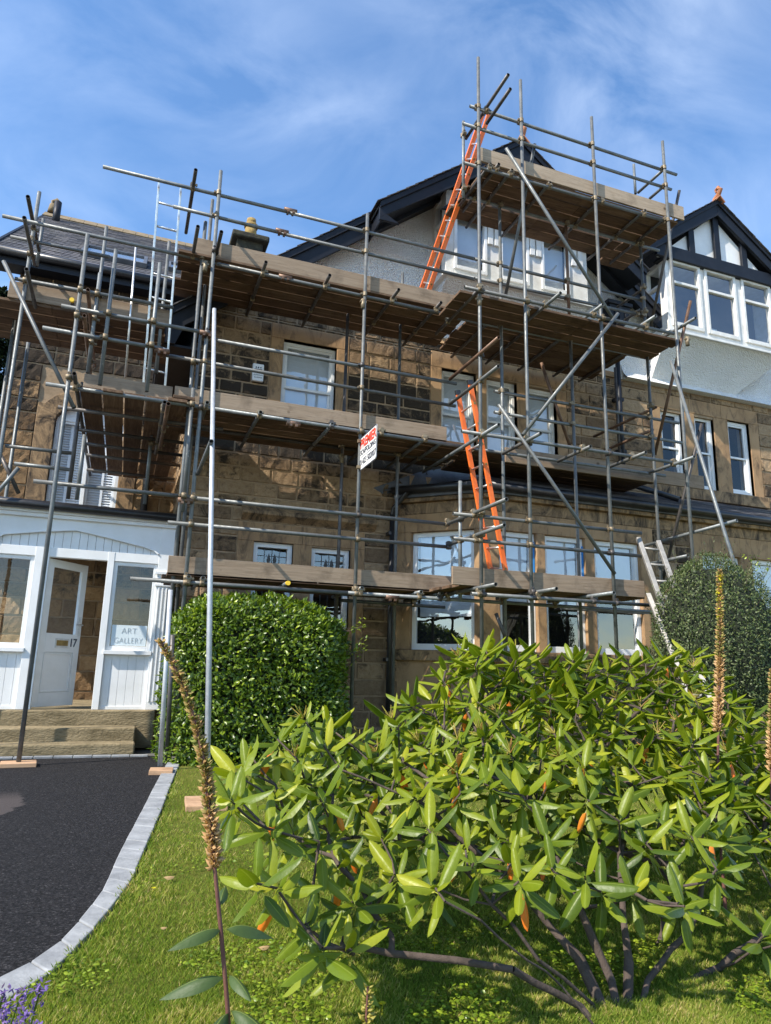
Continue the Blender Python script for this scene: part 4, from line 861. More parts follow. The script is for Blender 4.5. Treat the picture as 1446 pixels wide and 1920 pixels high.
# deck 2
for n_, f_ in (((391, 755), (377, 784)), ((490, 773), (451, 838)), ((624, 795), (570, 854)), ((714, 811), (654, 866)), ((791, 821), (727, 880)), ((829, 830), (756, 880)), ((935, 796), (794, 885)), ((1012, 812), (945, 851)), ((1108, 837), (1046, 865)), ((1210, 848), (1143, 876)), ((1298, 856), (1222, 887))):
    transom(n_, f_, Z=3.1 if n_[0] < 900 else P(897, 822, 7.62).z+.03)
for n_, f_, Yf in (((936, 687), (843, 757), 8.5), ((936, 633), (843, 711), 8.5), ((941, 935), (843, 985), 8.5), ((941, 984), (843, 1023), 8.5)): transom(n_, f_, Yf=Yf, m='rusty_tube' if n_[1] == 633 else 'galvanised_tube', name='guard_tube')
for n_, f_ in (((1213, 538), (1156, 576)), ((1203, 580), (1156, 610))): transom(n_, f_, Yn=8.3, m='dark_tube', name='guard_tube')
for n_, f_ in (((1228, 763), (1116, 819)), ((1221, 805), (1133, 847))): transom(n_, f_, Yn=8.35, m='rusty_tube', name='guard_tube')
# deck 4
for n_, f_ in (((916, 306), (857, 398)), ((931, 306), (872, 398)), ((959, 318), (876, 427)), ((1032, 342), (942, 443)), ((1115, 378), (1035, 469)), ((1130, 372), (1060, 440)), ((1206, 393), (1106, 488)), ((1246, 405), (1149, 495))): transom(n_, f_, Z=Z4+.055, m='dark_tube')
transom((954, 140), (873, 260), Z=8.0-.0, m='dark_tube', name='guard_tube'); transom((956, 166), (914, 232), Z=7.72, m='dark_tube', name='guard_tube')
transom((1243, 320), (1196, 361), Yn=7.7, name='guard_tube'); transom((1246, 349), (1218, 372), Yn=7.7, name='guard_tube')
# deck 1 (lowest)
for x, z in ((354, 1084), (381, 1084), (679, 1104), (790, 1111), (829, 1115)):
    p = P(x, z, 8.38); yt.append((p.x, 8.38, 9.7, .98)); tube('transom', (p.x, 8.38, .98), (p.x, 9.7, .98), 'galvanised_tube')
p = P(540, 1094, 8.36); tube('transom', (p.x, 8.38, .98), (p.x, 9.7, .98)); MB().tube((p.x, 8.34, .98), (p.x, 8.385, .98), .028, 12, False).build('end_cap', 'yellow_plastic', scaf)
for x, z in ((930, 1102), (1044, 1107), (1152, 1118)):
    p = P(x, z, 7.15); yt.append((p.x, 7.15, 8.6, .98)); tube('transom', (p.x, 7.15, .98), (p.x, 8.6, .98))
# wing end
transom((55, 369), (70, 469), Z=5.35, m='dark_tube', name='guard_tube'); transom((46, 408), (64, 495), Z=4.98, m='dark_tube', name='guard_tube'); transom((52, 505), (65, 576), Z=4.32, m='dark_tube')
q = P(143, 520, 8.9); tube('transom', (q.x, 8.8, 4.36), (q.x, 10.2, 4.36), 'dark_tube'); MB().tube((q.x, 8.76, 4.36), (q.x, 8.805, 4.36), .028, 12, False).build('end_cap', 'yellow_plastic', scaf)
# platform over the porch
transom((165, 543), (177, 686), Yn=8.25, m='rusty_tube', name='guard_tube'); transom((161, 592), (168, 710), Yn=8.25, m='rusty_tube', name='guard_tube')
transom((150, 702), (163, 895), Z=3.16, m='dark_tube', name='guard_tube'); transom((309, 754), (292, 850), Z=2.98, m='dark_tube'); transom((316, 757), (300, 840), Z=2.90, m='rusty_tube')
for a, b, yy in (((110, 767), (420, 802), 9.2), ((145, 806), (353, 831), 10.0), ((160, 832), (344, 854), 10.7), ((163, 854), (338, 872), 11.3), ((163, 882), (328, 897), 12.1)):
    A = PZ(*a, 3.02); B = PZ(*b, 3.02); y = (A.y+B.y)/2; tube('ledger', (A.x, y, 3.02), (B.x, y, 3.02), 'dark_tube'); xt.append((A.x, B.x, y, 3.02))
# braces and rakers
brace((949, 278), 7.52, (1150, 598), 7.52); brace((1159, 588), 7.45, (980, 816), 7.5); brace((935, 758), 7.54, (1153, 1076), 7.54)
brace((1003, 270), 7.7, (948, 555), 8.4); brace((1274, 357), 7.7, (1220, 612), 8.5, 'dark_tube'); brace((1295, 564), 7.5, (1228, 853), 8.4, 'rusty_tube'); brace((1316, 794), 7.5, (1240, 1100), 8.4, 'dark_tube')
a = P(1258, 677, 7.6); b = P(1367, 1025, 6.9); tube('raker', a, b+(b-a)*.75, 'galvanised_tube')
tube('tie_tube', P(1382, 976, 7.0), P(1209, 1023, 8.5)); tube('tie_tube', P(1290, 1042, 7.6), P(1218, 1057, 8.5))
brace((1015, 680), 8.6, (1069, 837), 8.6, 'rusty_tube'); brace((930, 1150), 8.1, (951, 1203), 8.1, 'dark_tube')
brace((7, 490), 8.9, (139, 765), 8.5); brace((35, 877), 9.2, (-10, 930), 9.2); brace((0, 850), 9.3, (35, 925), 9.3, 'dark_tube')
pz_ = PZ(388, 1500, G+.05); top = P(402, 580, 8.1); tube('raker', pz_, top, 'bright_tube'); tube('raker', PZ(300, 1436, G+.045), P(320, 1106, 7.75), 'bright_tube'); transom((400, 828), (368, 888), Yf=8.5, name='tie_tube')
tube('raker', PZ(313, 1424, G+.045), P(324, 1190, 8.0), 'dark_tube')
# couplers where tubes cross
def coupler_mesh(m):
    mb = MB(); mb.tube((-.029, 0, 0), (.029, 0, 0), .033, 10, False); mb.tube((0, .052, -.029), (0, .052, .029), .033, 10, False)
    mb.box(-.026, .026, .01, .045, -.026, .026); mb.box(-.012, .012, -.012, .012, .028, .062); mb.box(-.017, .017, -.017, .017, .045, .056); mb.box(.026, .062, .04, .064, -.012, .012); mb.box(.044, .055, .036, .068, -.016, .016)
    o = mb.build('coupler', m, None); me = o.data; bpy.data.objects.remove(o); return me
cps = []
for X, Y, zb, zt in poles:
    for x0, x1, y, z in xt:
        if min(x0, x1)-.03 < X < max(x0, x1)+.03 and abs(y-Y) < .09 and zb-.05 < z < zt+.05: cps.append((X, y, z, 0 if y < Y else 1))
    for x, ya, yb, z in yt:
        if min(ya, yb) < Y < max(ya, yb) and abs(x-X) < .12 and zb < z < zt: cps.append((X, Y-.03, z, 0))
for x, ya, yb, z in yt:
    for x0, x1, y, zz in xt:
        if min(ya, yb)-.02 < y < max(ya, yb)+.02 and min(x0, x1) < x < max(x0, x1) and abs(z-zz) < .13: cps.append((x, y, min(z, zz), 2))
for x, z_ in ((1, 1),): pass
cps.sort(key=lambda c: c[0]**2+c[1]**2+c[2]**2)
CM = [coupler_mesh('steel_clip'), coupler_mesh('dark_tube')]
rest = MB()
for i, (x, y, z, k) in enumerate(cps):
    mtx = Matrix.Translation((x, y, z))@(Matrix.Rotation(R(180), 4, 'Z') if k == 1 else Matrix.Rotation(R(rng.choice((90, 100, 80))), 4, 'X') if k == 2 else Matrix.Identity(4))@Matrix.Rotation(R(rng.uniform(-8, 8)), 4, 'Z')
    me = CM[rng.random() < .3]
    if i < 98:
        o = bpy.data.objects.new('coupler', me); C.objects.link(o); o.parent = scaf; o.matrix_local = Matrix.Translation(-OFF[scaf.name])@mtx
    else:
        vs = [mtx@v.co for v in me.vertices]; rest.add(vs, [list(p.vertices) for p in me.polygons])
if rest.v: tag(rest.build('coupler', 'steel_clip', scaf), kind='stuff')
# joint sleeves
for a, Y in (((545, 395), Y0+.05), ((529, 434), Y0+.05), ((304, 658), Y0-.05), ((348, 938), Y0-.05), ((535, 520), Y0+.05), ((550, 794), Y0-.05), ((388, 625), Y0-.05), ((735, 1120), Y0-.05)):
    p = P(*a, Y); MB().tube((p.x-.09, Y, p.z), (p.x+.09, Y, p.z), .033, 10, False).box(p.x-.05, p.x-.02, Y-.045, Y+.045, p.z-.05, p.z-.02).box(p.x+.02, p.x+.05, Y-.045, Y+.045, p.z-.05, p.z-.02).build('sleeve_coupler', 'rusty_tube', scaf)
for (x, y, Y) in ((385, 500, Y0), (989, 585, YN_), (899, 565, YN_), (681, 570, Y0), (641, 860, 9.3), (1289, 640, YN_)):
    p = P(x, y, Y); MB().tube((p.x, p.y, p.z-.07), (p.x, p.y, p.z+.07), .031, 10, False).box(p.x-.045, p.x+.045, p.y-.02, p.y+.02, p.z+.02, p.z+.045).build('sleeve_coupler', 'steel_clip', scaf)
# decks
def deck(x0, x1, y0, y1, z, joints=(), across=False, gap=.013, skip=()):
    w = .225; k = 0
    if not across:
        y = y0
        while y+w*.6 < y1:
            xs = [x0+rng.uniform(-.06, .04)]+[j+rng.uniform(-.05, .05) for j in joints]+[x1+rng.uniform(-.04, .08)]
            for a, b in zip(xs, xs[1:]):
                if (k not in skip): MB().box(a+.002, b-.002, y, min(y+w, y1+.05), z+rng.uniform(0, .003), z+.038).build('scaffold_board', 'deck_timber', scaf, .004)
            y += w+gap+rng.uniform(0, .006); k += 1
    else:
        x = x0
        while x+w*.6 < x1:
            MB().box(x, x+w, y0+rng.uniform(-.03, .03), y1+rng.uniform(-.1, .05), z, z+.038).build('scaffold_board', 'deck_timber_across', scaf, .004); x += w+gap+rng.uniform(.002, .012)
def toe(a, b, Y, z0, h=.225, m='toe_timber', t=.038):
    A = P(*a, Y); B = P(*b, Y); MB().box(A.x, B.x, Y, Y+t, z0, z0+h).build('toe_board', m, scaf, .004)
ZD3 = P(608, 535, 8.5).z+.08; ZD2 = 3.13; ZD1 = 1.005
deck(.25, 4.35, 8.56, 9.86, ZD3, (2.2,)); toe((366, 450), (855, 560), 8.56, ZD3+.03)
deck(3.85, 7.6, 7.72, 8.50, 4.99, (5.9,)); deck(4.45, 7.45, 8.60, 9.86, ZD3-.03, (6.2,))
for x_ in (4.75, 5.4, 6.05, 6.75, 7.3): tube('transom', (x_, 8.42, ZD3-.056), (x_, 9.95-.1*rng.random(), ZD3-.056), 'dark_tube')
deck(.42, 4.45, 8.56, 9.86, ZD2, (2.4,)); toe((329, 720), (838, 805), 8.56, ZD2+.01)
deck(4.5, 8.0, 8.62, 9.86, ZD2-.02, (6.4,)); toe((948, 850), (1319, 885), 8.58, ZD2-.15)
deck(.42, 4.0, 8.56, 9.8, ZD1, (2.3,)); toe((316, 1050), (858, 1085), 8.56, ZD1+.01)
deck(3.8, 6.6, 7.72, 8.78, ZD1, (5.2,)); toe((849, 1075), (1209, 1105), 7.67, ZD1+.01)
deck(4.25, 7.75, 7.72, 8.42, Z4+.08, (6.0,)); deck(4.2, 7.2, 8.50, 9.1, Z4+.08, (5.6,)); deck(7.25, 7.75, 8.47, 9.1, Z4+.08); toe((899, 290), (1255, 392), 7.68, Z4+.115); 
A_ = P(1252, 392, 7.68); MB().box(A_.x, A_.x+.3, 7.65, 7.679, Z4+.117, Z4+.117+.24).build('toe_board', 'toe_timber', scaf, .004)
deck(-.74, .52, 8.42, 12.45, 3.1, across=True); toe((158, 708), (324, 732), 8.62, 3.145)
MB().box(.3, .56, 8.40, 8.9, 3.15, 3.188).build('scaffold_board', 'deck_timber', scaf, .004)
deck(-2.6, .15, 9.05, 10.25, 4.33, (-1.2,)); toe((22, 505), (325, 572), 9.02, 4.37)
# sole boards under the feet
def pad(x, y, w, d, lab, rz=0.):
    p = PZ(x, y, G+.045); t = thing('sole_board', (p.x, p.y, G), lab, 'board'); bpy.data.objects.remove(t)
    o = MB().box(-w/2, w/2, -d/2, d/2, 0, .042).build('sole_board', 'pad_timber', None, .004); o.location = (p.x, p.y, G); o.rotation_euler.z = rz
    tag(o, lab, 'board', 'timber pads under the scaffold feet'); return o
pad(35, 1437, .33, .25, 'timber pad on the tarmac at the left edge under a scaffold tube', .1).location = (XL1, 8.3, G); pad(303, 1441, .22, .24, 'short timber pad beside the top end of the grey kerb under a scaffold tube', -.1); pad(386, 1500, .30, .42, 'square timber pad lying on the lawn under the bright scaffold tube', -.06)

# ------------------------------------------------------------------ sign
sg = thing('sign_board', (2.73, 8.2, 2.5), 'white scaffolding firm sign clipped edge-on to a scaffold tube at the centre', 'sign')
def rrect(y0, y1, z0, z1, r, k=5):
    pts = []
    for cy, cz, a0 in ((y1-r, z1-r, 0), (y0+r, z1-r, 90), (y0+r, z0+r, 180), (y1-r, z0+r, 270)):
        for i in range(k+1): a = R(a0+90*i/k); pts.append((cy+r*math.cos(a), cz+r*math.sin(a)))
    return pts
sx = 2.735; mb = MB(); mb.prism([(sx, y, z) for y, z in rrect(7.83, 8.49, 2.53, 2.99, .035)], (.004, 0, 0)); mb.build('panel', 'white_paint', sg)
mb = MB(); pts = rrect(7.83, 8.49, 2.53, 2.99, .035); pi_ = rrect(7.842, 8.478, 2.542, 2.978, .03); n_ = len(pts)
for i in range(n_): j = (i+1) % n_; mb.prism([(sx-.003, *pts[i]), (sx-.003, *pts[j]), (sx-.003, *pi_[j]), (sx-.003, *pi_[i])], (.0028, 0, 0))
mb.build('border', 'letters_dark', sg)
text('lettering', 'PREMIER', .175, (sx-.003, 8.16, 2.885), (0, -1, 0), (0, 0, 1), 'letters_red', sg, .001, .93, .006)
text('lettering', 'SCAFFOLDING', .098, (sx-.003, 8.16, 2.765), (0, -1, 0), (0, 0, 1), 'letters_dark', sg, .001, .93, .0015)
text('lettering', '01423 502007', .115, (sx-.003, 8.16, 2.63), (0, -1, 0), (0, 0, 1), 'letters_dark', sg, .001, .93, .0015)
MB().box(sx-.003, sx-.001, 7.88, 8.44, 2.705, 2.709).build('rule_line', 'letters_dark', sg)
q = MB().box(sx-.05, sx+.03, 8.43, 8.47, 2.56, 2.60).box(sx-.05, sx+.03, 8.43, 8.47, 2.92, 2.96); q.build('clip', 'steel_clip', sg)
# ------------------------------------------------------------------ ladders
def ladder(a0, a1, b0, b1, m, lab, sw=.03, sd_=.07, step=.26, cap=None, rung='aluminium', mr=.014, name='ladder'):
    a0, a1, b0, b1 = map(Vector, (a0, a1, b0, b1)); t = thing(name, tuple((a0+b0)/2), lab, 'ladder', 'ladders on the scaffolding')
    w = (b0-a0).normalized(); 
    for p, q in ((a0, a1), (b0, b1)):
        d = (q-p).normalized(); nn = d.cross(w).normalized(); MB().obox(p-w*sw/2-nn*sd_/2, w*sw, nn*sd_, q-p).build('stile', m, t, .004)
        if cap: MB().obox(q-w*sw*.7-nn*sd_*.55-d*.02, w*sw*1.4, nn*sd_*1.1, d*.07).build('end_cap', cap, t, .004)
    L = (a1-a0).length; n = int(L/step)
    for i in range(1, n): k = (i+.0)/n; MB().tube(a0.lerp(a1, k), b0.lerp(b1, k), mr, 8, False).build('rung', rung, t)
    if cap:
        q = MB()
        for i in range(1, n):
            for p, s_ in ((a0.lerp(a1, i/n), -1), (b0.lerp(b1, i/n), 1)): q.tube(p+w*s_*sw*.5, p+w*s_*(sw*.5+.006), .016, 8, False)
        tag(q.build('rivet', 'brass', t), kind='stuff')
    return t
A1 = P(920, 1068, 8.35); A2 = P(859, 738, 8.35); B1 = P(948, 1070, 8.0); B2 = P(882, 719, 8.0); d = (A2-A1).normalized()
ladder(A1-d*.26, A2, B1-d*.26, B2, 'orange_fibreglass', 'orange ladder rising through the middle scaffold deck above the bay window', cap='black_plastic')
A1 = P(790, 543, 9.25); A2 = P(905, 214, 8.55); B1 = P(804, 546, 8.95); B2 = P(918, 212, 8.25); d = (A2-A1).normalized()
ladder(A1-d*.15, A2, B1-d*.15, B2, 'orange_fibreglass', 'orange ladder leaning up to the topmost scaffold deck past the white gable', cap='black_plastic', sd_=.075)
A1 = P(268, 735, 9.2); A2 = P(299, 335, 8.66); B1 = P(308, 745, 9.2); B2 = P(340, 346, 8.66)
t_ = ladder(A1, A2, B1, B2, 'aluminium', 'slim aluminium ladder standing on the platform above the porch and rising into the sky', sw=.028, sd_=.05, step=.3, mr=.016)
A1 = P(214, 735, 9.3) if False else P(203, 705, 9.4); A2 = P(255, 460, 9.2)
m_plain('old_aluminium', (.20, .19, .17), (.38, .36, .33), 9, .6, 60, .3, .003, .4)
# old aluminium double ladder at the right, with its foot behind the bush
def pz2(x, y, Y): return P(x, y, Y)
a1 = P(1197, 1009, 7.75); b1 = P(1234, 1015, 7.62); a0 = P(1240, 1130, 7.3); b0 = P(1275, 1130, 7.2)
t_ = thing('ladder', tuple(P(1300, 1350, 6.5)), 'old pale double-section aluminium ladder leaning at the right end of the lowest scaffold deck', 'ladder', 'ladders on the scaffolding')
def lsec(a0, a1, b0, b1, off=0., step=.26):
    w = (b0-a0).normalized(); d = (a1-a0).normalized(); nn = d.cross(w).normalized(); o = nn*off
    for p, q in ((a0, a1), (b0, b1)): MB().obox(p+o-w*.03-nn*.03, w*.06, nn*.06, q-p).build('stile', 'old_aluminium', t_, .004)
    n = int((a1-a0).length/step)
    for i in range(n): k = (i+.4)/n; MB().tube(a0.lerp(a1, k)+o, b0.lerp(b1, k)+o, .017, 8, False).build('rung', 'old_aluminium', t_)
ext_ = lambda p, q, k: q+(p-q)*k
lsec(ext_(a0, a1, 1.3), a1, ext_(b0, b1, 1.3), b1)
c1 = P(1216, 1114, 7.45); c0 = P(1275, 1260, 6.8); e1 = P(1250, 1118, 7.3); e0 = P(1312, 1262, 6.65)
lsec(ext_(c0, c1, 1.35), c1, ext_(e0, e1, 1.35), e1); lsec(ext_(c0, c1, 1.33), c1-(c1-c0)*.02, ext_(e0, e1, 1.33), e1-(e1-e0)*.02, .07)
# thin prop rods standing on the platform
rd = []
for (x0, y0, x1, y1, Y) in ((255, 462, 235, 708, 9.0), ):
    o = MB().tube(P(x1, y1, Y), P(x0, y0, Y), .013, 8, False); tag(o.build('prop_rod', 'aluminium'), 'thin silver rod with a red tip standing on the platform above the porch', 'rod')

# ------------------------------------------------------------------ plants
def batch(name, m, tv, tf, pos, xd, yd, zd, sc, col, parent=None, curl=None, smooth=True, rib=False):
    """many copies of a template (leaf along +x, up +z) in one mesh"""
    tv = np.array(tv, float); K = len(pos); nv = len(tv); off = np.array(OFF.get(parent.name, (0, 0, 0)) if parent else (0, 0, 0))
    V = (pos-off)[:, None, :]+sc[:, None, None]*(tv[None, :, 0:1]*xd[:, None, :]+tv[None, :, 1:2]*yd[:, None, :]+tv[None, :, 2:3]*zd[:, None, :])
    V = V.reshape(-1, 3); ls = np.array([len(f) for f in tf]); flat = np.concatenate([np.array(f) for f in tf])
    loops = (flat[None, :]+(np.arange(K)*nv)[:, None]).ravel(); tot = np.tile(ls, K); start = np.concatenate([[0], np.cumsum(tot)[:-1]])
    me = bpy.data.meshes.new(name); me.vertices.add(len(V)); me.vertices.foreach_set('co', V.ravel()); me.loops.add(len(loops)); me.loops.foreach_set('vertex_index', loops.astype(np.int32))
    me.polygons.add(len(tot)); me.polygons.foreach_set('loop_start', start.astype(np.int32)); me.polygons.foreach_set('loop_total', tot.astype(np.int32)); me.polygons.foreach_set('use_smooth', np.full(len(tot), smooth))
    me.update(calc_edges=True); me.materials.append(M[m]); at = me.color_attributes.new('rnd', 'FLOAT_COLOR', 'CORNER')
    c = np.ones((len(loops), 4)); c[:, 0] = np.repeat(col, len(flat)); c[:, 1] = 0
    if rib: c[:, 1] = np.tile(np.repeat(np.array([1. if (i % 5 == 2 or i >= len(tf)-1) else 0. for i in range(len(tf))]), ls), K)
    at.data.foreach_set('color', c.ravel()); me.validate()
    o = bpy.data.objects.new(name, me); C.objects.link(o)
    if parent: o.parent = parent; OFF[o.name] = Vector(off)
    return o
def frames(x, up):
    x = x/np.linalg.norm(x, axis=1)[:, None]; y = np.cross(up, x); n = np.linalg.norm(y, axis=1)[:, None]; y = np.where(n > 1e-4, y/np.maximum(n, 1e-4), np.array([[0, 1., 0]])); z = np.cross(x, y); return x, y, z
def leaf_tpl(w, st=6, cr=4, droop=.12, fold=.25, stalk=.1, tip=.7):
    v = []; f = []; cr = 5; qs = [-1, -.5, -.06, .06, .5, 1]
    for i in range(st+1):
        t = i/st; s = math.sin(math.pi*min(1, (t**.85)))**tip*w/2 if 0 < t < 1 else .004; xx = stalk+(1-stalk)*t; z = -droop*t*t
        for j in range(cr+1):
            q = qs[j]; v.append((xx, s*q, z+(-abs(q)**1.6*s*fold*1.6)+(-.010 if abs(q) < .2 else 0)))
    for i in range(st):
        for j in range(cr): a = i*(cr+1)+j; f.append((a, a+cr+1, a+cr+2, a+1))
    o = len(v); v += [(0, -.012, 0), (0, .012, 0), (stalk+.02, .008, -.002), (stalk+.02, -.008, -.002)]; f.append((o, o+3, o+2, o+1)); return v, f
def simple_leaf(w):
    v = [(0, 0, 0), (.3, w*.42, -.02), (.65, w*.4, -.07), (1, 0, -.16), (.65, -w*.4, -.07), (.3, -w*.42, -.02), (.3, 0, .03), (.65, 0, -.01)]
    return v, [(0, 6, 1), (1, 6, 7, 2), (2, 7, 3), (0, 5, 6), (5, 4, 7, 6), (4, 3, 7)]
def interp(tab, x): xs, ys = zip(*tab); return float(np.interp(x, xs, ys))
# --- rhododendron
rh = thing('rhododendron_bush', (1.75, 2.35, G), 'large rhododendron bush with long glossy leaves, nearest plant at the lower right', 'bush')
TOP = [(425, 1455), (480, 1410), (560, 1340), (640, 1360), (720, 1335), (790, 1300), (830, 1245), (880, 1200), (950, 1215), (1040, 1235), (1120, 1235), (1200, 1240), (1300, 1225), (1360, 1300), (1446, 1350), (1600, 1360)]
BOT = [(425, 1500), (450, 1660), (520, 1700), (570, 1800), (700, 1830), (780, 1690), (900, 1690), (1000, 1720), (1100, 1690), (1200, 1760), (1320, 1700), (1446, 1790), (1600, 1780)]
wp = []; wn_ = []; wz = []
cen = Vector((1.9, 2.7, -1.0)); tries = 0
def ok(p, mind): return all((p-q).length > mind for q in wp)
while len(wp) < 350 and tries < 9000:
    tries += 1; x = rng.uniform(430, 1590); t = rng.random(); a, b = interp(TOP, x), interp(BOT, x); y = a+2+(b-a-20)*t
    if y > 1500 and (rng.random() < .45 or mn.noise(Vector((x*.006, y*.009, 1))) < -.05): continue
    edge = min(1, (x-425)/420); Yf = 2.02+(1-t)**1.1*1.25*(.45+.55*edge)+rng.uniform(-.08, .12)
    if 1.55 < y/1000: Yf += .0
    p = P(x, y, Yf)
    if ok(p, .112 if y < 1480 else .132): wp.append(p); wz.append(1.)
nf = len(wp)
while len(wp) < nf+170 and tries < 20000:
    tries += 1; x = rng.uniform(520, 1590); t = rng.random()**1.2; a, b = interp(TOP, x), interp(BOT, x); y = a+50+(min(b, 1600)-a-60)*t
    Yf = 2.35+(1-t)*1.2+rng.uniform(.05, .7); p = P(x, y, Yf)
    if p.z < -.85: continue
    if ok(p, .11): wp.append(p); wz.append(.8)
pos = []; xd = []; up = []; sc = []; col = []; bp_ = []
bpos = []; bx = []; bsc = []; bcol = []; bup = []
for wi, p in enumerate(wp):
    out = Vector((p.x-cen.x, p.y-cen.y, 0)); out = out.normalized() if out.length > .01 else out
    ax = (Vector((0, 0, 1))+out*rng.uniform(.15, .7)+Vector((rng.gauss(0, .16), rng.gauss(0, .16), 0))+Vector((-.2, -.12, 0))).normalized()
    e1 = ax.orthogonal().normalized(); e2 = ax.cross(e1); n = rng.randint(6, 10); ph = rng.random()*6.28; base = rng.random()*.35; s0 = rng.uniform(.12, .165)
    for k in range(n):
        a = ph+k*2.4+rng.uniform(-.2, .2); lvl = k/n; el = R(rng.uniform(30, 68) if lvl > .65 else rng.uniform(5, 34) if lvl > .25 else rng.uniform(-30, 8))
        d = (e1*math.cos(a)+e2*math.sin(a))*math.cos(el)+ax*math.sin(el)
        if lvl <= .25: d += Vector((0, 0, -.35))
        pos.append(p-ax*(.035*(1-lvl))); xd.append(d); up.append(ax+Vector((rng.gauss(0, .15), rng.gauss(0, .15), .2))); sc.append(s0*rng.uniform(.72, 1.1)*(.8 if lvl > .85 else 1)); col.append(min(.92, max(0, base+rng.gauss(.28, .17)+(.15 if lvl > .7 else 0))))
    if rng.random() < .075:        # an old orange leaf hanging down
        d = Vector((rng.uniform(-.5, .5), rng.uniform(-.5, .2), -1)); pos.append(p-ax*.04+Vector((-.03, -.05, 0))); xd.append(d); up.append(Vector((0, -1, .2))); sc.append(s0*.7); col.append(rng.uniform(.955, 1.))
    if rng.random() < .3 and p.z > -.4:        # spent flower truss: thin curling stalks
        for k in range(rng.randint(7, 13)):
            d = ax*rng.uniform(.5, 1)+e1*rng.gauss(0, .5)+e2*rng.gauss(0, .5); bpos.append(p+ax*.01); bx.append(d); bup.append(e1+e2*rng.random()); bsc.append(rng.uniform(.04, .075)); bcol.append(rng.random())
A = lambda l: np.array([tuple(q) for q in l])
L0 = leaf_tpl(.28, 8, 4, .14, .42, .09, .45)
x_, y_, z_ = frames(A(xd), A(up)); batch('foliage', 'rhododendron_leaf', *L0, A(pos), x_, y_, z_, np.array(sc), np.array(col), rh, rib=True)
v = [(0, -.03, 0), (0, .03, 0), (.5, .03, .12), (.5, -.03, .12), (1, .02, .02), (1, -.02, .02), (0, 0, .05), (.5, 0, .17), (1, 0, .05)]
x_, y_, z_ = frames(A(bx), A(bup)); batch('spent_flower_stalks', 'bud_leaf', v, [(0, 1, 2, 3), (3, 2, 4, 5), (0, 3, 7, 6), (3, 5, 8, 7), (1, 6, 7, 2), (2, 7, 8, 4)], A(bpos), x_, y_, z_, np.array(bsc), np.array(bcol), rh)['kind'] = 'stuff'
# branches: grow a tree through the whorls
nodes = []; par = []; kids = {}
def addn(p, pr_): nodes.append(Vector(p)); par.append(pr_); return len(nodes)-1
bases = [PZ(1090, 1890, G), PZ(1150, 1900, G), PZ(1215, 1905, G), PZ(1270, 1880, G), PZ(1330, 1850, G), PZ(1010, 1880, G+.02)]
root = addn(PZ(1170, 1925, G)-Vector((0, 0, .1)), -1)
def chain(pts, start):
    k = start; prev = nodes[start]
    for p in pts:
        p = Vector(p); n = max(1, int((p-prev).length/.10))
        for i in range(1, n+1): k = addn(prev.lerp(p, i/n)+Vector((rng.gauss(0, .006), rng.gauss(0, .006), rng.gauss(0, .006))), k)
        prev = p
    return k
chain([P(1110, 1880, 2.15), P(1010, 1790, 2.1), P(880, 1650, 2.15), P(800, 1560, 2.3)], root)
chain([P(1090, 1890, 2.12), P(960, 1815, 2.1), P(860, 1800, 2.15), P(740, 1790, 2.2), P(650, 1770, 2.25)], root)
chain([P(1150, 1840, 2.2), P(1080, 1700, 2.3), P(1020, 1560, 2.5), P(960, 1430, 2.8), P(900, 1300, 3.2)], root)
chain([P(1180, 1800, 2.25), P(1160, 1650, 2.4), P(1180, 1500, 2.7), P(1190, 1380, 3.0)], root)
chain([P(1215, 1840, 2.2), P(1290, 1750, 2.3), P(1330, 1600, 2.4), P(1360, 1470, 2.7)], root)
chain([P(1240, 1870, 2.2), P(1380, 1790, 2.25), P(1500, 1700, 2.4), P(1560, 1550, 2.6)], root)
chain([P(1090, 1800, 2.3), P(950, 1640, 2.45), P(780, 1500, 2.6), P(640, 1440, 2.7)], root)
chain([P(1060, 1850, 2.05), P(900, 1730, 1.95), P(760, 1640, 1.95), P(560, 1640, 2.05)], root)
chain([P(1230, 1790, 2.5), P(1270, 1620, 2.7), P(1300, 1480, 3.0)], root)
order = sorted(range(len(wp)), key=lambda i: (wp[i]-nodes[root]).length)
NA_ = np.array([tuple(q) for q in nodes]); ends = []
for i in order:
    p = wp[i]; dd = np.linalg.norm(NA_-np.array(p), axis=1)+np.maximum(0, NA_[:, 2]-p.z+.04)*2.5; k = int(dd.argmin()); a = nodes[k]; L = (p-a).length; n = max(1, int(L/.07)); c = a.lerp(p, .5)+Vector((rng.gauss(0, .03), rng.gauss(0, .03), -.12*L)); kk = k
    for j in range(1, n+1): t = j/n; q = a*(1-t)**2+c*2*t*(1-t)+p*t*t; kk = addn(q, kk)
    NA_ = np.array([tuple(q) for q in nodes]); ends.append(kk)
cnt = [0]*len(nodes)
for e in ends:
    k = e
    while k >= 0: cnt[k] += 1; k = par[k]
rad = [min(.021 if (nodes[i_]-nodes[root]).length < .38 else .0125, .0025+.00095*(max(1, c)**.66)) for i_, c in enumerate(cnt)]
nm = MB()
for i in range(1, len(nodes)):
    if cnt[i]: nm.path([nodes[par[i]], nodes[i]], [rad[par[i]] if rad[par[i]] < rad[i]*1.7 else rad[i]*1.15, rad[i]], 6)
nm.build('branches', 'bark', rh)
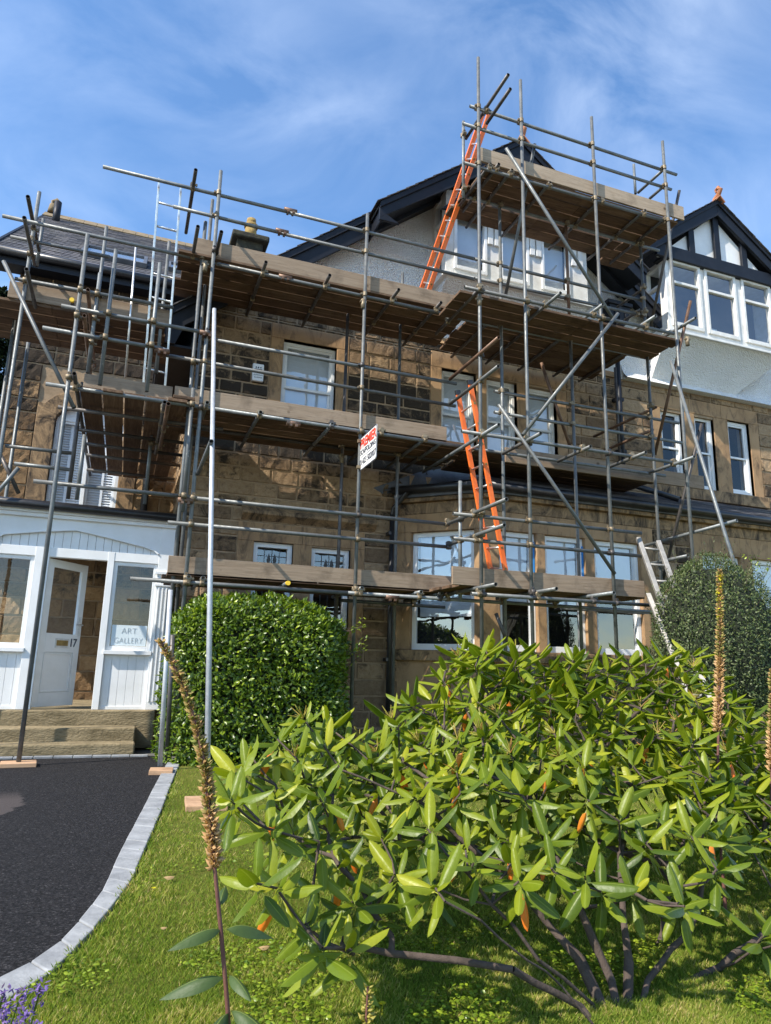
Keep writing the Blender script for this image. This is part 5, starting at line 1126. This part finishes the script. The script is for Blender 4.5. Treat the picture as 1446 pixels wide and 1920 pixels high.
# --- clipped laurel hedge
def shrub(name, lab, cat, loc, shape, n, size, m, w=.42, core=None, jitter=.1, bias=(0, 0, .3), cr=(0, 1)):
    t = thing(name, loc, lab, cat); Pp = []; Nn = []
    while len(Pp) < n:
        p, q = shape(); Pp.append(p); Nn.append(q)
    Pp = np.array(Pp); Nn = np.array(Nn); d = Nn*.55+nr.normal(0, .75, Nn.shape)+np.array(bias); upv = Nn*.9+nr.normal(0, .45, Nn.shape)+np.array([-.15, -.1, .7])
    Pp = Pp-Nn*np.abs(nr.normal(0, jitter, (n, 1)))
    x, y, z = frames(d, upv); batch('foliage', m, *simple_leaf(w), Pp, x, y, z, size*nr.uniform(.45, 1.35, n), np.clip(nr.normal(.45, .25, n)+.25*(nr.rand(n) < .08), *cr), t)
    return t
hx0, hx1, hy0, hy1, hz1 = .50, 2.62, 7.92, 9.1, .80
def hshape():
    f = rng.random()
    if f < .5: p = Vector((rng.uniform(hx0, hx1), hy0, rng.uniform(G, hz1))); n = Vector((0, -1, 0))
    elif f < .72: p = Vector((rng.uniform(hx0, hx1), rng.uniform(hy0, hy1), hz1)); n = Vector((0, 0, 1))
    elif f < .86: p = Vector((hx0, rng.uniform(hy0, hy1), rng.uniform(G, hz1))); n = Vector((-1, 0, 0))
    else: p = Vector((hx1, rng.uniform(hy0, hy1), rng.uniform(G, hz1))); n = Vector((1, 0, 0))
    c = Vector(((hx0+hx1)/2, (hy0+hy1)/2, -.2)); h = Vector(((hx1-hx0)/2, (hy1-hy0)/2, 1.0)); r = .585
    q = Vector([max(-(h[i]-r), min(h[i]-r, p[i]-c[i])) for i in range(3)]); d = (p-c)-q
    if p.z < -.6: d.z = 0
    if d.length > 1e-5: d.normalize(); n = (n*.3+d).normalized(); p = Vector((c.x+q.x+d.x*r, c.y+q.y+d.y*r, c.z+q.z+d.z*r if p.z > -.6 else p.z))
    b = mn.noise(p*2.6)*.075+mn.noise(p*7)*.04; p = p+n*(b+.0); 
    if p.z > .55: p.z -= .16*max(0, (p.x-1.9))/.7
    if p.z < G+.02: p.z = G+.02
    return tuple(p), tuple(n)
hd = shrub('laurel_bush', 'dense clipped laurel bush with small glossy leaves in front of the small leaded windows', 'bush', (1.55, 8.4, G), hshape, 21000, .066, 'laurel_leaf', .44, jitter=.045, bias=(0, -.1, .25))
def blob(c, h, r, m, parent, k=3):  # solid filler body added inside shrub foliage, not modelled stems
    mb = MB(); bm = bmesh.new(); bmesh.ops.create_icosphere(bm, subdivisions=k, radius=1)
    vs = [Vector((c[0]+math.copysign(abs(v.co.x)**r, v.co.x)*h[0], c[1]+math.copysign(abs(v.co.y)**r, v.co.y)*h[1], c[2]+math.copysign(abs(v.co.z)**r, v.co.z)*h[2])) for v in bm.verts]
    mb.add(vs, [[v.index for v in f.verts] for f in bm.faces]); bm.free(); return mb.build('stems', m, parent)
m_plain('dark_core', (.010, .014, .006), (.022, .028, .012), 12, 1., 40, 1, .02)  # near-black colour for the added inner core that blocks see-through
blob((1.56, 8.5, -.2), (.93, .47, .9), .5, 'dark_core', hd)
# sprigs on its right side
q = MB(); sp = []; sn = []
for i in range(9):
    a = Vector((2.6, 8.2, rng.uniform(.0, .5))); b = a+Vector((rng.uniform(.06, .2), rng.uniform(-.1, .1), rng.uniform(.05, .2))); q.path([a-Vector((.1, 0, 0)), a, b], .003, 5)
    for k in range(7): sp.append(tuple(a.lerp(b, k/6))); sn.append((1, 0, .5))
q.build('twigs', 'bark', hd); d = nr.normal(0, 1, (len(sp), 3))+np.array([.5, 0, .3]); x, y, z = frames(d, np.array([[0, -.3, 1.]]*len(sp))); batch('outer_foliage', 'laurel_leaf', *simple_leaf(.42), np.array(sp), x, y, z, np.full(len(sp), .055), nr.uniform(.6, 1, len(sp)), hd)
# --- olive-green round shrub at the right
oc = Vector((7.05, 6.95, .40))
def oshape():
    d = Vector((rng.gauss(0, 1), rng.gauss(0, 1), rng.gauss(0, 1))).normalized(); r = Vector((.80, .75, 1.12)); s = 1+mn.noise(d*2.2)*.10+mn.noise(d*5)*.06
    p = Vector((oc.x+d.x*r.x*s, oc.y+d.y*r.y*s, oc.z+d.z*r.z*s)); 
    if p.z < .3: k = min(1, (.3-p.z)/1.2); p.x = oc.x+.0+(p.x-oc.x)*(1-.15*k)+.25*k
    return tuple(p), tuple(d)
ol = shrub('round_shrub', 'olive-green rounded evergreen shrub with small leaves, right of the old aluminium ladder', 'shrub', (7.1, 6.95, G), oshape, 25000, .034, 'small_leaf', .5, jitter=.06, bias=(0, 0, .35))
blob((7.07, 6.97, .36), (.68, .62, 1.0), .9, 'dark_core', ol)
def cshape():
    p = Vector((rng.uniform(6.7, 7.9), rng.uniform(6.6, 7.3), rng.uniform(G, -.1))); return tuple(p), (rng.uniform(-1, 0), -1, .2)
q = MB(); sp = []; sn = []
for i in range(45):
    d = Vector((rng.gauss(0, .8), rng.gauss(0, .7), rng.uniform(.3, 1.2))).normalized(); a = Vector((oc.x+d.x*.76, oc.y+d.y*.7, oc.z+d.z*1.05)); b = a+(d+Vector((0, 0, .7)))*rng.uniform(.08, .24); q.path([a, a.lerp(b, .5)+Vector((rng.gauss(0, .01),)*3), b], [.003, .002, .001], 4)
    for k in range(12): sp.append(tuple(a.lerp(b, k/11)))
q.build('fine_growth', 'bark', ol); d = nr.normal(0, 1, (len(sp), 3))+np.array([0, 0, .8]); x, y, z = frames(d, np.array([[0, -.3, 1.]]*len(sp))); batch('outer_foliage', 'small_leaf', *simple_leaf(.4), np.array(sp), x, y, z, np.full(len(sp), .034), nr.uniform(.5, 1, len(sp)), ol)
# climbing plant by the neighbour's window
cl = thing('climbing_plant', tuple(P(1435, 1090, 8.9)), 'light green climbing shoots on the bay wall at the right edge of the photo', 'plant'); sp = []; q = MB()
for i in range(12):
    a = P(rng.uniform(1405, 1470), rng.uniform(1060, 1300), rng.uniform(8.6, 8.9)); b = a+Vector((rng.uniform(-.25, .25), rng.uniform(-.1, .05), rng.uniform(.15, .5))); q.path([a, b], .004, 5)
    for k in range(16): sp.append(tuple(a.lerp(b, k/15)+Vector((rng.gauss(0, .03), rng.gauss(0, .03), 0))))
q.build('stems', 'bark', cl); d = nr.normal(0, 1, (len(sp), 3)); x, y, z = frames(d, np.array([[0, -.5, 1.]]*len(sp))); batch('foliage', 'laurel_leaf', *simple_leaf(.6), np.array(sp), x, y, z, np.full(len(sp), .06), nr.uniform(.6, 1, len(sp)), cl)
# low plants at the foot of the house on the right, bed soil
def low(name, lab, c, r, n, size, m):
    def s_(): a = rng.random()*6.28; rr = math.sqrt(rng.random()); return (c[0]+math.cos(a)*rr*r[0], c[1]+math.sin(a)*rr*r[1], G+abs(rng.gauss(0, .5))*r[2]*(1-rr*.6)), (math.cos(a)*rr, math.sin(a)*rr, .8)
    return shrub(name, lab, 'plant', (c[0], c[1], G), s_, n, size, m, .3, jitter=.02)
# --- foxglove seed heads
def spike(name, lab, pts, r0, r1, n, bm_='seed_pod', top=None, stem='seed_stem', s0=0., pod=.016, leaves=(), srad=.0045):
    pts = [Vector(p) for p in pts]; t = thing(name, (pts[0].x, pts[0].y, G), lab, 'plant'); fine = resample(pts, 40)
    MB().path(fine, [srad*(1.15-.6*i/40) for i in range(41)], 7).build('stem', stem, t)
    pos = []; x = []; cl_ = []; sc_ = []
    for i in range(n):
        k = s0+(1-s0)*rng.random(); j = min(39, int(k*40)); p = fine[j].lerp(fine[j+1], k*40-j); a = rng.random()*6.28; rr = r0+(r1-r0)*(k-s0)/(1-s0)
        d = Vector((math.cos(a), math.sin(a), rng.uniform(-.25, .6))); pos.append(tuple(p+d*rr*.25)); x.append(tuple(d)); sc_.append(pod*rng.uniform(.45, 1.35)*(1.15-.5*(k-s0)/(1-s0))); cl_.append(rng.uniform(.3, 1) if k < .72 else rng.uniform(0, .45))
    tv = [(0, 0, 0), (.35, .26, .1), (.35, -.26, .1), (.4, 0, .34), (.4, 0, -.26), (.8, .14, .05), (.8, -.14, .05), (1.25, .02, .42), (.85, 0, -.14)]
    xx, yy, zz = frames(np.array(x), np.array([[0, 0, 1.]]*n)); batch('seed_pods', bm_, tv, [(0, 1, 3), (0, 3, 2), (0, 2, 4), (0, 4, 1), (1, 5, 7, 3), (3, 7, 6, 2), (2, 6, 8, 4), (4, 8, 5, 1)], np.array(pos), xx, yy, zz, np.array(sc_), np.array(cl_), t, smooth=True)
    if top: 
        m2 = np.array([tuple(fine[int(40*(top+(1-top)*rng.random()))]) for _ in range(90)])+nr.normal(0, .004, (90, 3)); xx, yy, zz = frames(nr.normal(0, 1, (90, 3))+np.array([0, 0, .4]), np.array([[0, 0, 1.]]*90)); batch('flower_tip', 'fresh_flower', *simple_leaf(.6), m2, xx, yy, zz, np.full(90, .022), nr.rand(90), t)
    if leaves:
        pos = np.array([tuple(l[0]) for l in leaves]); xx, yy, zz = frames(np.array([l[1] for l in leaves], float), np.array([[0, -.25, 1.]]*len(leaves))); batch('leaves', 'broad_leaf', *leaf_tpl(.42, 8, 4, 1.0, .8, .06, .8), pos, xx, yy, zz, np.array([l[2]*.62 for l in leaves]), np.array([.3+.5*rng.random() for _ in leaves]), t, rib=True)
    return t
D = 1.32; pts = [P(432, 2060, D), P(428, 1900, D), P(415, 1750, D), P(402, 1620, D), P(392, 1510, D), P(385, 1440, D), P(366, 1350, D), P(340, 1275, D), P(300, 1200, D)]
pts = [Vector((pts[0].x, pts[0].y, G))]+pts
lv = [(P(418, 1745, D), (-.8, -.3, .55), .105), (P(420, 1745, D), (.9, .1, .45), .115), (P(424, 1835, D), (-.9, .0, .5), .125), (P(428, 1830, D), (.3, -.8, .5), .08), (P(430, 1900, D), (-.3, -.5, .3), .12), (P(430, 1895, D), (.35, -.4, .2), .13), (P(412, 1700, D), (.2, .5, .9), .07), (P(432, 1960, D), (.8, -.2, .3), .13), (P(432, 1960, D), (-.8, -.2, .3), .13)]
spike('foxglove_seed_head', 'tall dry foxglove seed head bending left, in front of the lawn at the lower left', pts, .010, .006, 850, s0=.64, pod=.0105, leaves=lv)
b_ = P(1345, 1500, 2.75); spike('mullein_seed_head', 'upright dry brown flower spike with yellow tip in front of the rounded shrub', [(b_.x, b_.y, G), b_, P(1348, 1330, 2.75), P(1350, 1200, 2.75), P(1350, 1068, 2.75)], .018, .012, 1100, s0=.5, pod=.018, top=.86, srad=.007)
b_ = P(1446, 1500, 2.75); spike('mullein_seed_head', 'dry brown flower spike cut by the right edge of the photo', [(b_.x, b_.y, G), b_, P(1448, 1330, 2.75), P(1447, 1255, 2.75)], .018, .012, 600, s0=.55, pod=.018, srad=.007)
b_ = P(690, 1990, 1.15); spike('flower_spike', 'pale green budding flower spike at the bottom edge of the photo', [(b_.x, b_.y, G), b_, P(686, 1920, 1.15), P(690, 1850, 1.15)], .008, .005, 150, 'bud_leaf', s0=.72, pod=.012, srad=.003)
# --- lavender
lvd = thing('lavender', tuple(PZ(20, 2000, G)), 'purple lavender sprigs in the bottom left corner of the photo', 'plant'); q = MB(); pos = []; 
for (x, y) in ((12, 1895), (38, 1870), (48, 1910), (75, 1856), (5, 1868), (62, 1925), (-10, 1905), (22, 1935)):
    d_ = rng.uniform(1.28, 1.42); tp = P(x, y, d_); bs = P(x*.4-20, 2080, d_+.05); q.path([bs, bs.lerp(tp, .5)+Vector((rng.gauss(0, .008), 0, 0)), tp], .0016, 5)
    for k in range(46): pos.append(tuple(tp+(bs-tp).normalized()*(rng.random()**1.2*.05-.012)+Vector((rng.gauss(0, .0045), rng.gauss(0, .0045), 0))))
q.build('stems', 'grass_blade', lvd); n = len(pos); xx, yy, zz = frames(nr.normal(0, 1, (n, 3))+np.array([0, 0, .6]), np.array([[0, 0, 1.]]*n)); batch('flowers', 'lavender_flower', *simple_leaf(.5), np.array(pos), xx, yy, zz, np.full(n, .010), nr.rand(n), lvd)
# --- grass
ey = np.array([p.y for p in outer][::-1]); ex = np.array([p.x for p in outer][::-1]); o_ = np.argsort(ey)
def lawn_pts(n, y0, y1):
    u_ = nr.rand(n); Yy = 1/(1/y0-u_*(1/y0-1/y1)); Xx = nr.uniform(-.35, 1.35, n)*Yy; X0 = np.interp(Yy, ey[o_], ex[o_])+.01; k = Xx > X0-nr.rand(n)**3*.03; return Xx[k], Yy[k], X0[k]
gx, gy, gx0 = lawn_pts(420000, 1.55, 9.0); k = ~((gx > 3.0) & (gy > 6) & (nr.rand(len(gx)) < .6)); gx, gy, gx0 = gx[k], gy[k], gx0[k]
n = len(gx); edge = np.exp(-(gx-gx0)/.07); nz_ = np.array([mn.noise(Vector((a*3.1, b*3.1, 0))) for a, b in zip(gx[:], gy[:])])
nz2 = np.array([mn.noise(Vector((a*9.1, b*9.1, 5))) for a, b in zip(gx[:], gy[:])]); h = (.016+.012*nr.rand(n)+.014*edge+.012*np.clip(nz_, -1, 1))*np.clip(.8+gy*.05, .8, 1.2); a = nr.rand(n)*6.28; lean = nr.uniform(.15, 1.1, n); d = np.stack([np.cos(a)*lean, np.sin(a)*lean, np.ones(n)], 1)
wv_ = .05+.0*h; tv = [(0, -.06, 0), (0, .06, 0), (.55, .045, .03), (.55, -.045, .03), (1., 0, .16)]
xx, yy, zz = frames(d, np.stack([np.cos(a+1.5), np.sin(a+1.5), np.zeros(n)], 1)); batch('grass', 'grass_blade', tv, [(0, 1, 2, 3), (3, 2, 4)], np.stack([gx, gy, np.full(n, G)], 1), xx, yy, zz, h*1.05, np.clip(.45+.3*nz_+.25*nz2+nr.normal(0, .24, n)+.3*(nr.rand(n) < .1), 0, 1), smooth=False)
tag(bpy.data.objects['grass'], kind='stuff')
# clover and daisy-leaf patches
n = 26000; cx_, cy_, c0 = lawn_pts(n*2, 1.6, 8.0); nzv = np.array([mn.noise(Vector((a*2.3+9, b*2.3, 4))) for a, b in zip(cx_, cy_)]); k = nzv > .12; cx_, cy_ = cx_[k], cy_[k]; n = len(cx_)
a = nr.rand(n)*6.28; xx, yy, zz = frames(np.stack([np.cos(a), np.sin(a), nr.uniform(.0, .5, n)], 1), np.array([[0, 0, 1.]]*n)+nr.normal(0, .3, (n, 3))); tag(batch('clover', 'laurel_leaf', *simple_leaf(.7), np.stack([cx_, cy_, G+.012+.018*nr.rand(n)], 1), xx, yy, zz, .012+.008*nr.rand(n), np.clip(nr.normal(.75, .2, n), 0, 1)), kind='stuff')
for lab, (x, y) in (('small yellow flower in the lawn under the left rhododendron branches', (815, 1770)), ('small yellow flower in the lawn at the bottom centre', (717, 1883)), ('small yellow flower in the grass beside the kerb', (288, 1666)), ('small yellow flower in the grass behind the leftmost rhododendron leaves', (594, 1635))):
    p = PZ(x, y, G+.03); q = MB()
    for i in range(14):
        a = i*6.283/14; d = Vector((math.cos(a), math.sin(a), .35)); s_ = Vector((-d.y, d.x, 0))*.003; q.add([p, p+d*.009+s_, p+d*.013, p+d*.009-s_], [(0, 1, 2, 3)])
    q.path([(p.x, p.y, G), p], .001, 5); tag(q.build('yellow_flower', 'fresh_flower'), lab, 'flower', 'yellow flowers in the lawn')
for lab, (x, y), s_ in (('fallen brown leaf lying on the grass near the foxglove stem', (484, 1777), .05), ('fallen brown leaf on the grass right of the kerb bend', (300, 1740), .03), ('grey fallen leaf on the grass beside the kerb', (306, 1645), .06)):
    p = PZ(x, y, G+.03); xx, yy, zz = frames(np.array([[1, .3, .1]]), np.array([[.2, -.3, 1.]])); o = batch('fallen_leaf', 'seed_pod', *leaf_tpl(.45, 5, 4, .2, .5, .05), np.array([tuple(p)]), xx, yy, zz, np.array([s_]), np.array([.8])); tag(o, lab, 'leaf', 'fallen leaves on the lawn')
# --- conifer behind the left edge
cf = thing('conifer_tree', (-5.3, 26, G), 'dark conifer tree beyond the house at the left edge of the photo', 'tree'); tx = P(-30, 780, 26).x; cf.location.x = tx; OFF[cf.name] = Vector((tx, 26, G))
MB().tube((tx, 26, G), (tx, 26, 12.5), .22, 8, False, .04).build('trunk', 'bark', cf)
n = 26000; t = nr.rand(n)**.8; z = 1+t*11.8; br = (1-t)**.8*2.3+.15; lay = .75+.25*np.sin(z*7); a = nr.rand(n)*6.28; rr = br*lay*np.sqrt(nr.rand(n)*.7+.3)*(1+.2*np.sin(a*5+z))
pp = np.stack([tx+np.cos(a)*rr, 26+np.sin(a)*rr, z-rr*.25], 1); xx, yy, zz = frames(np.stack([np.cos(a), np.sin(a), nr.uniform(-.6, .2, n)], 1)+nr.normal(0, .3, (n, 3)), np.array([[0, 0, 1.]]*n)); batch('crown', 'conifer_needle', *simple_leaf(.35), pp, xx, yy, zz, .16+.12*nr.rand(n), nr.rand(n), cf)
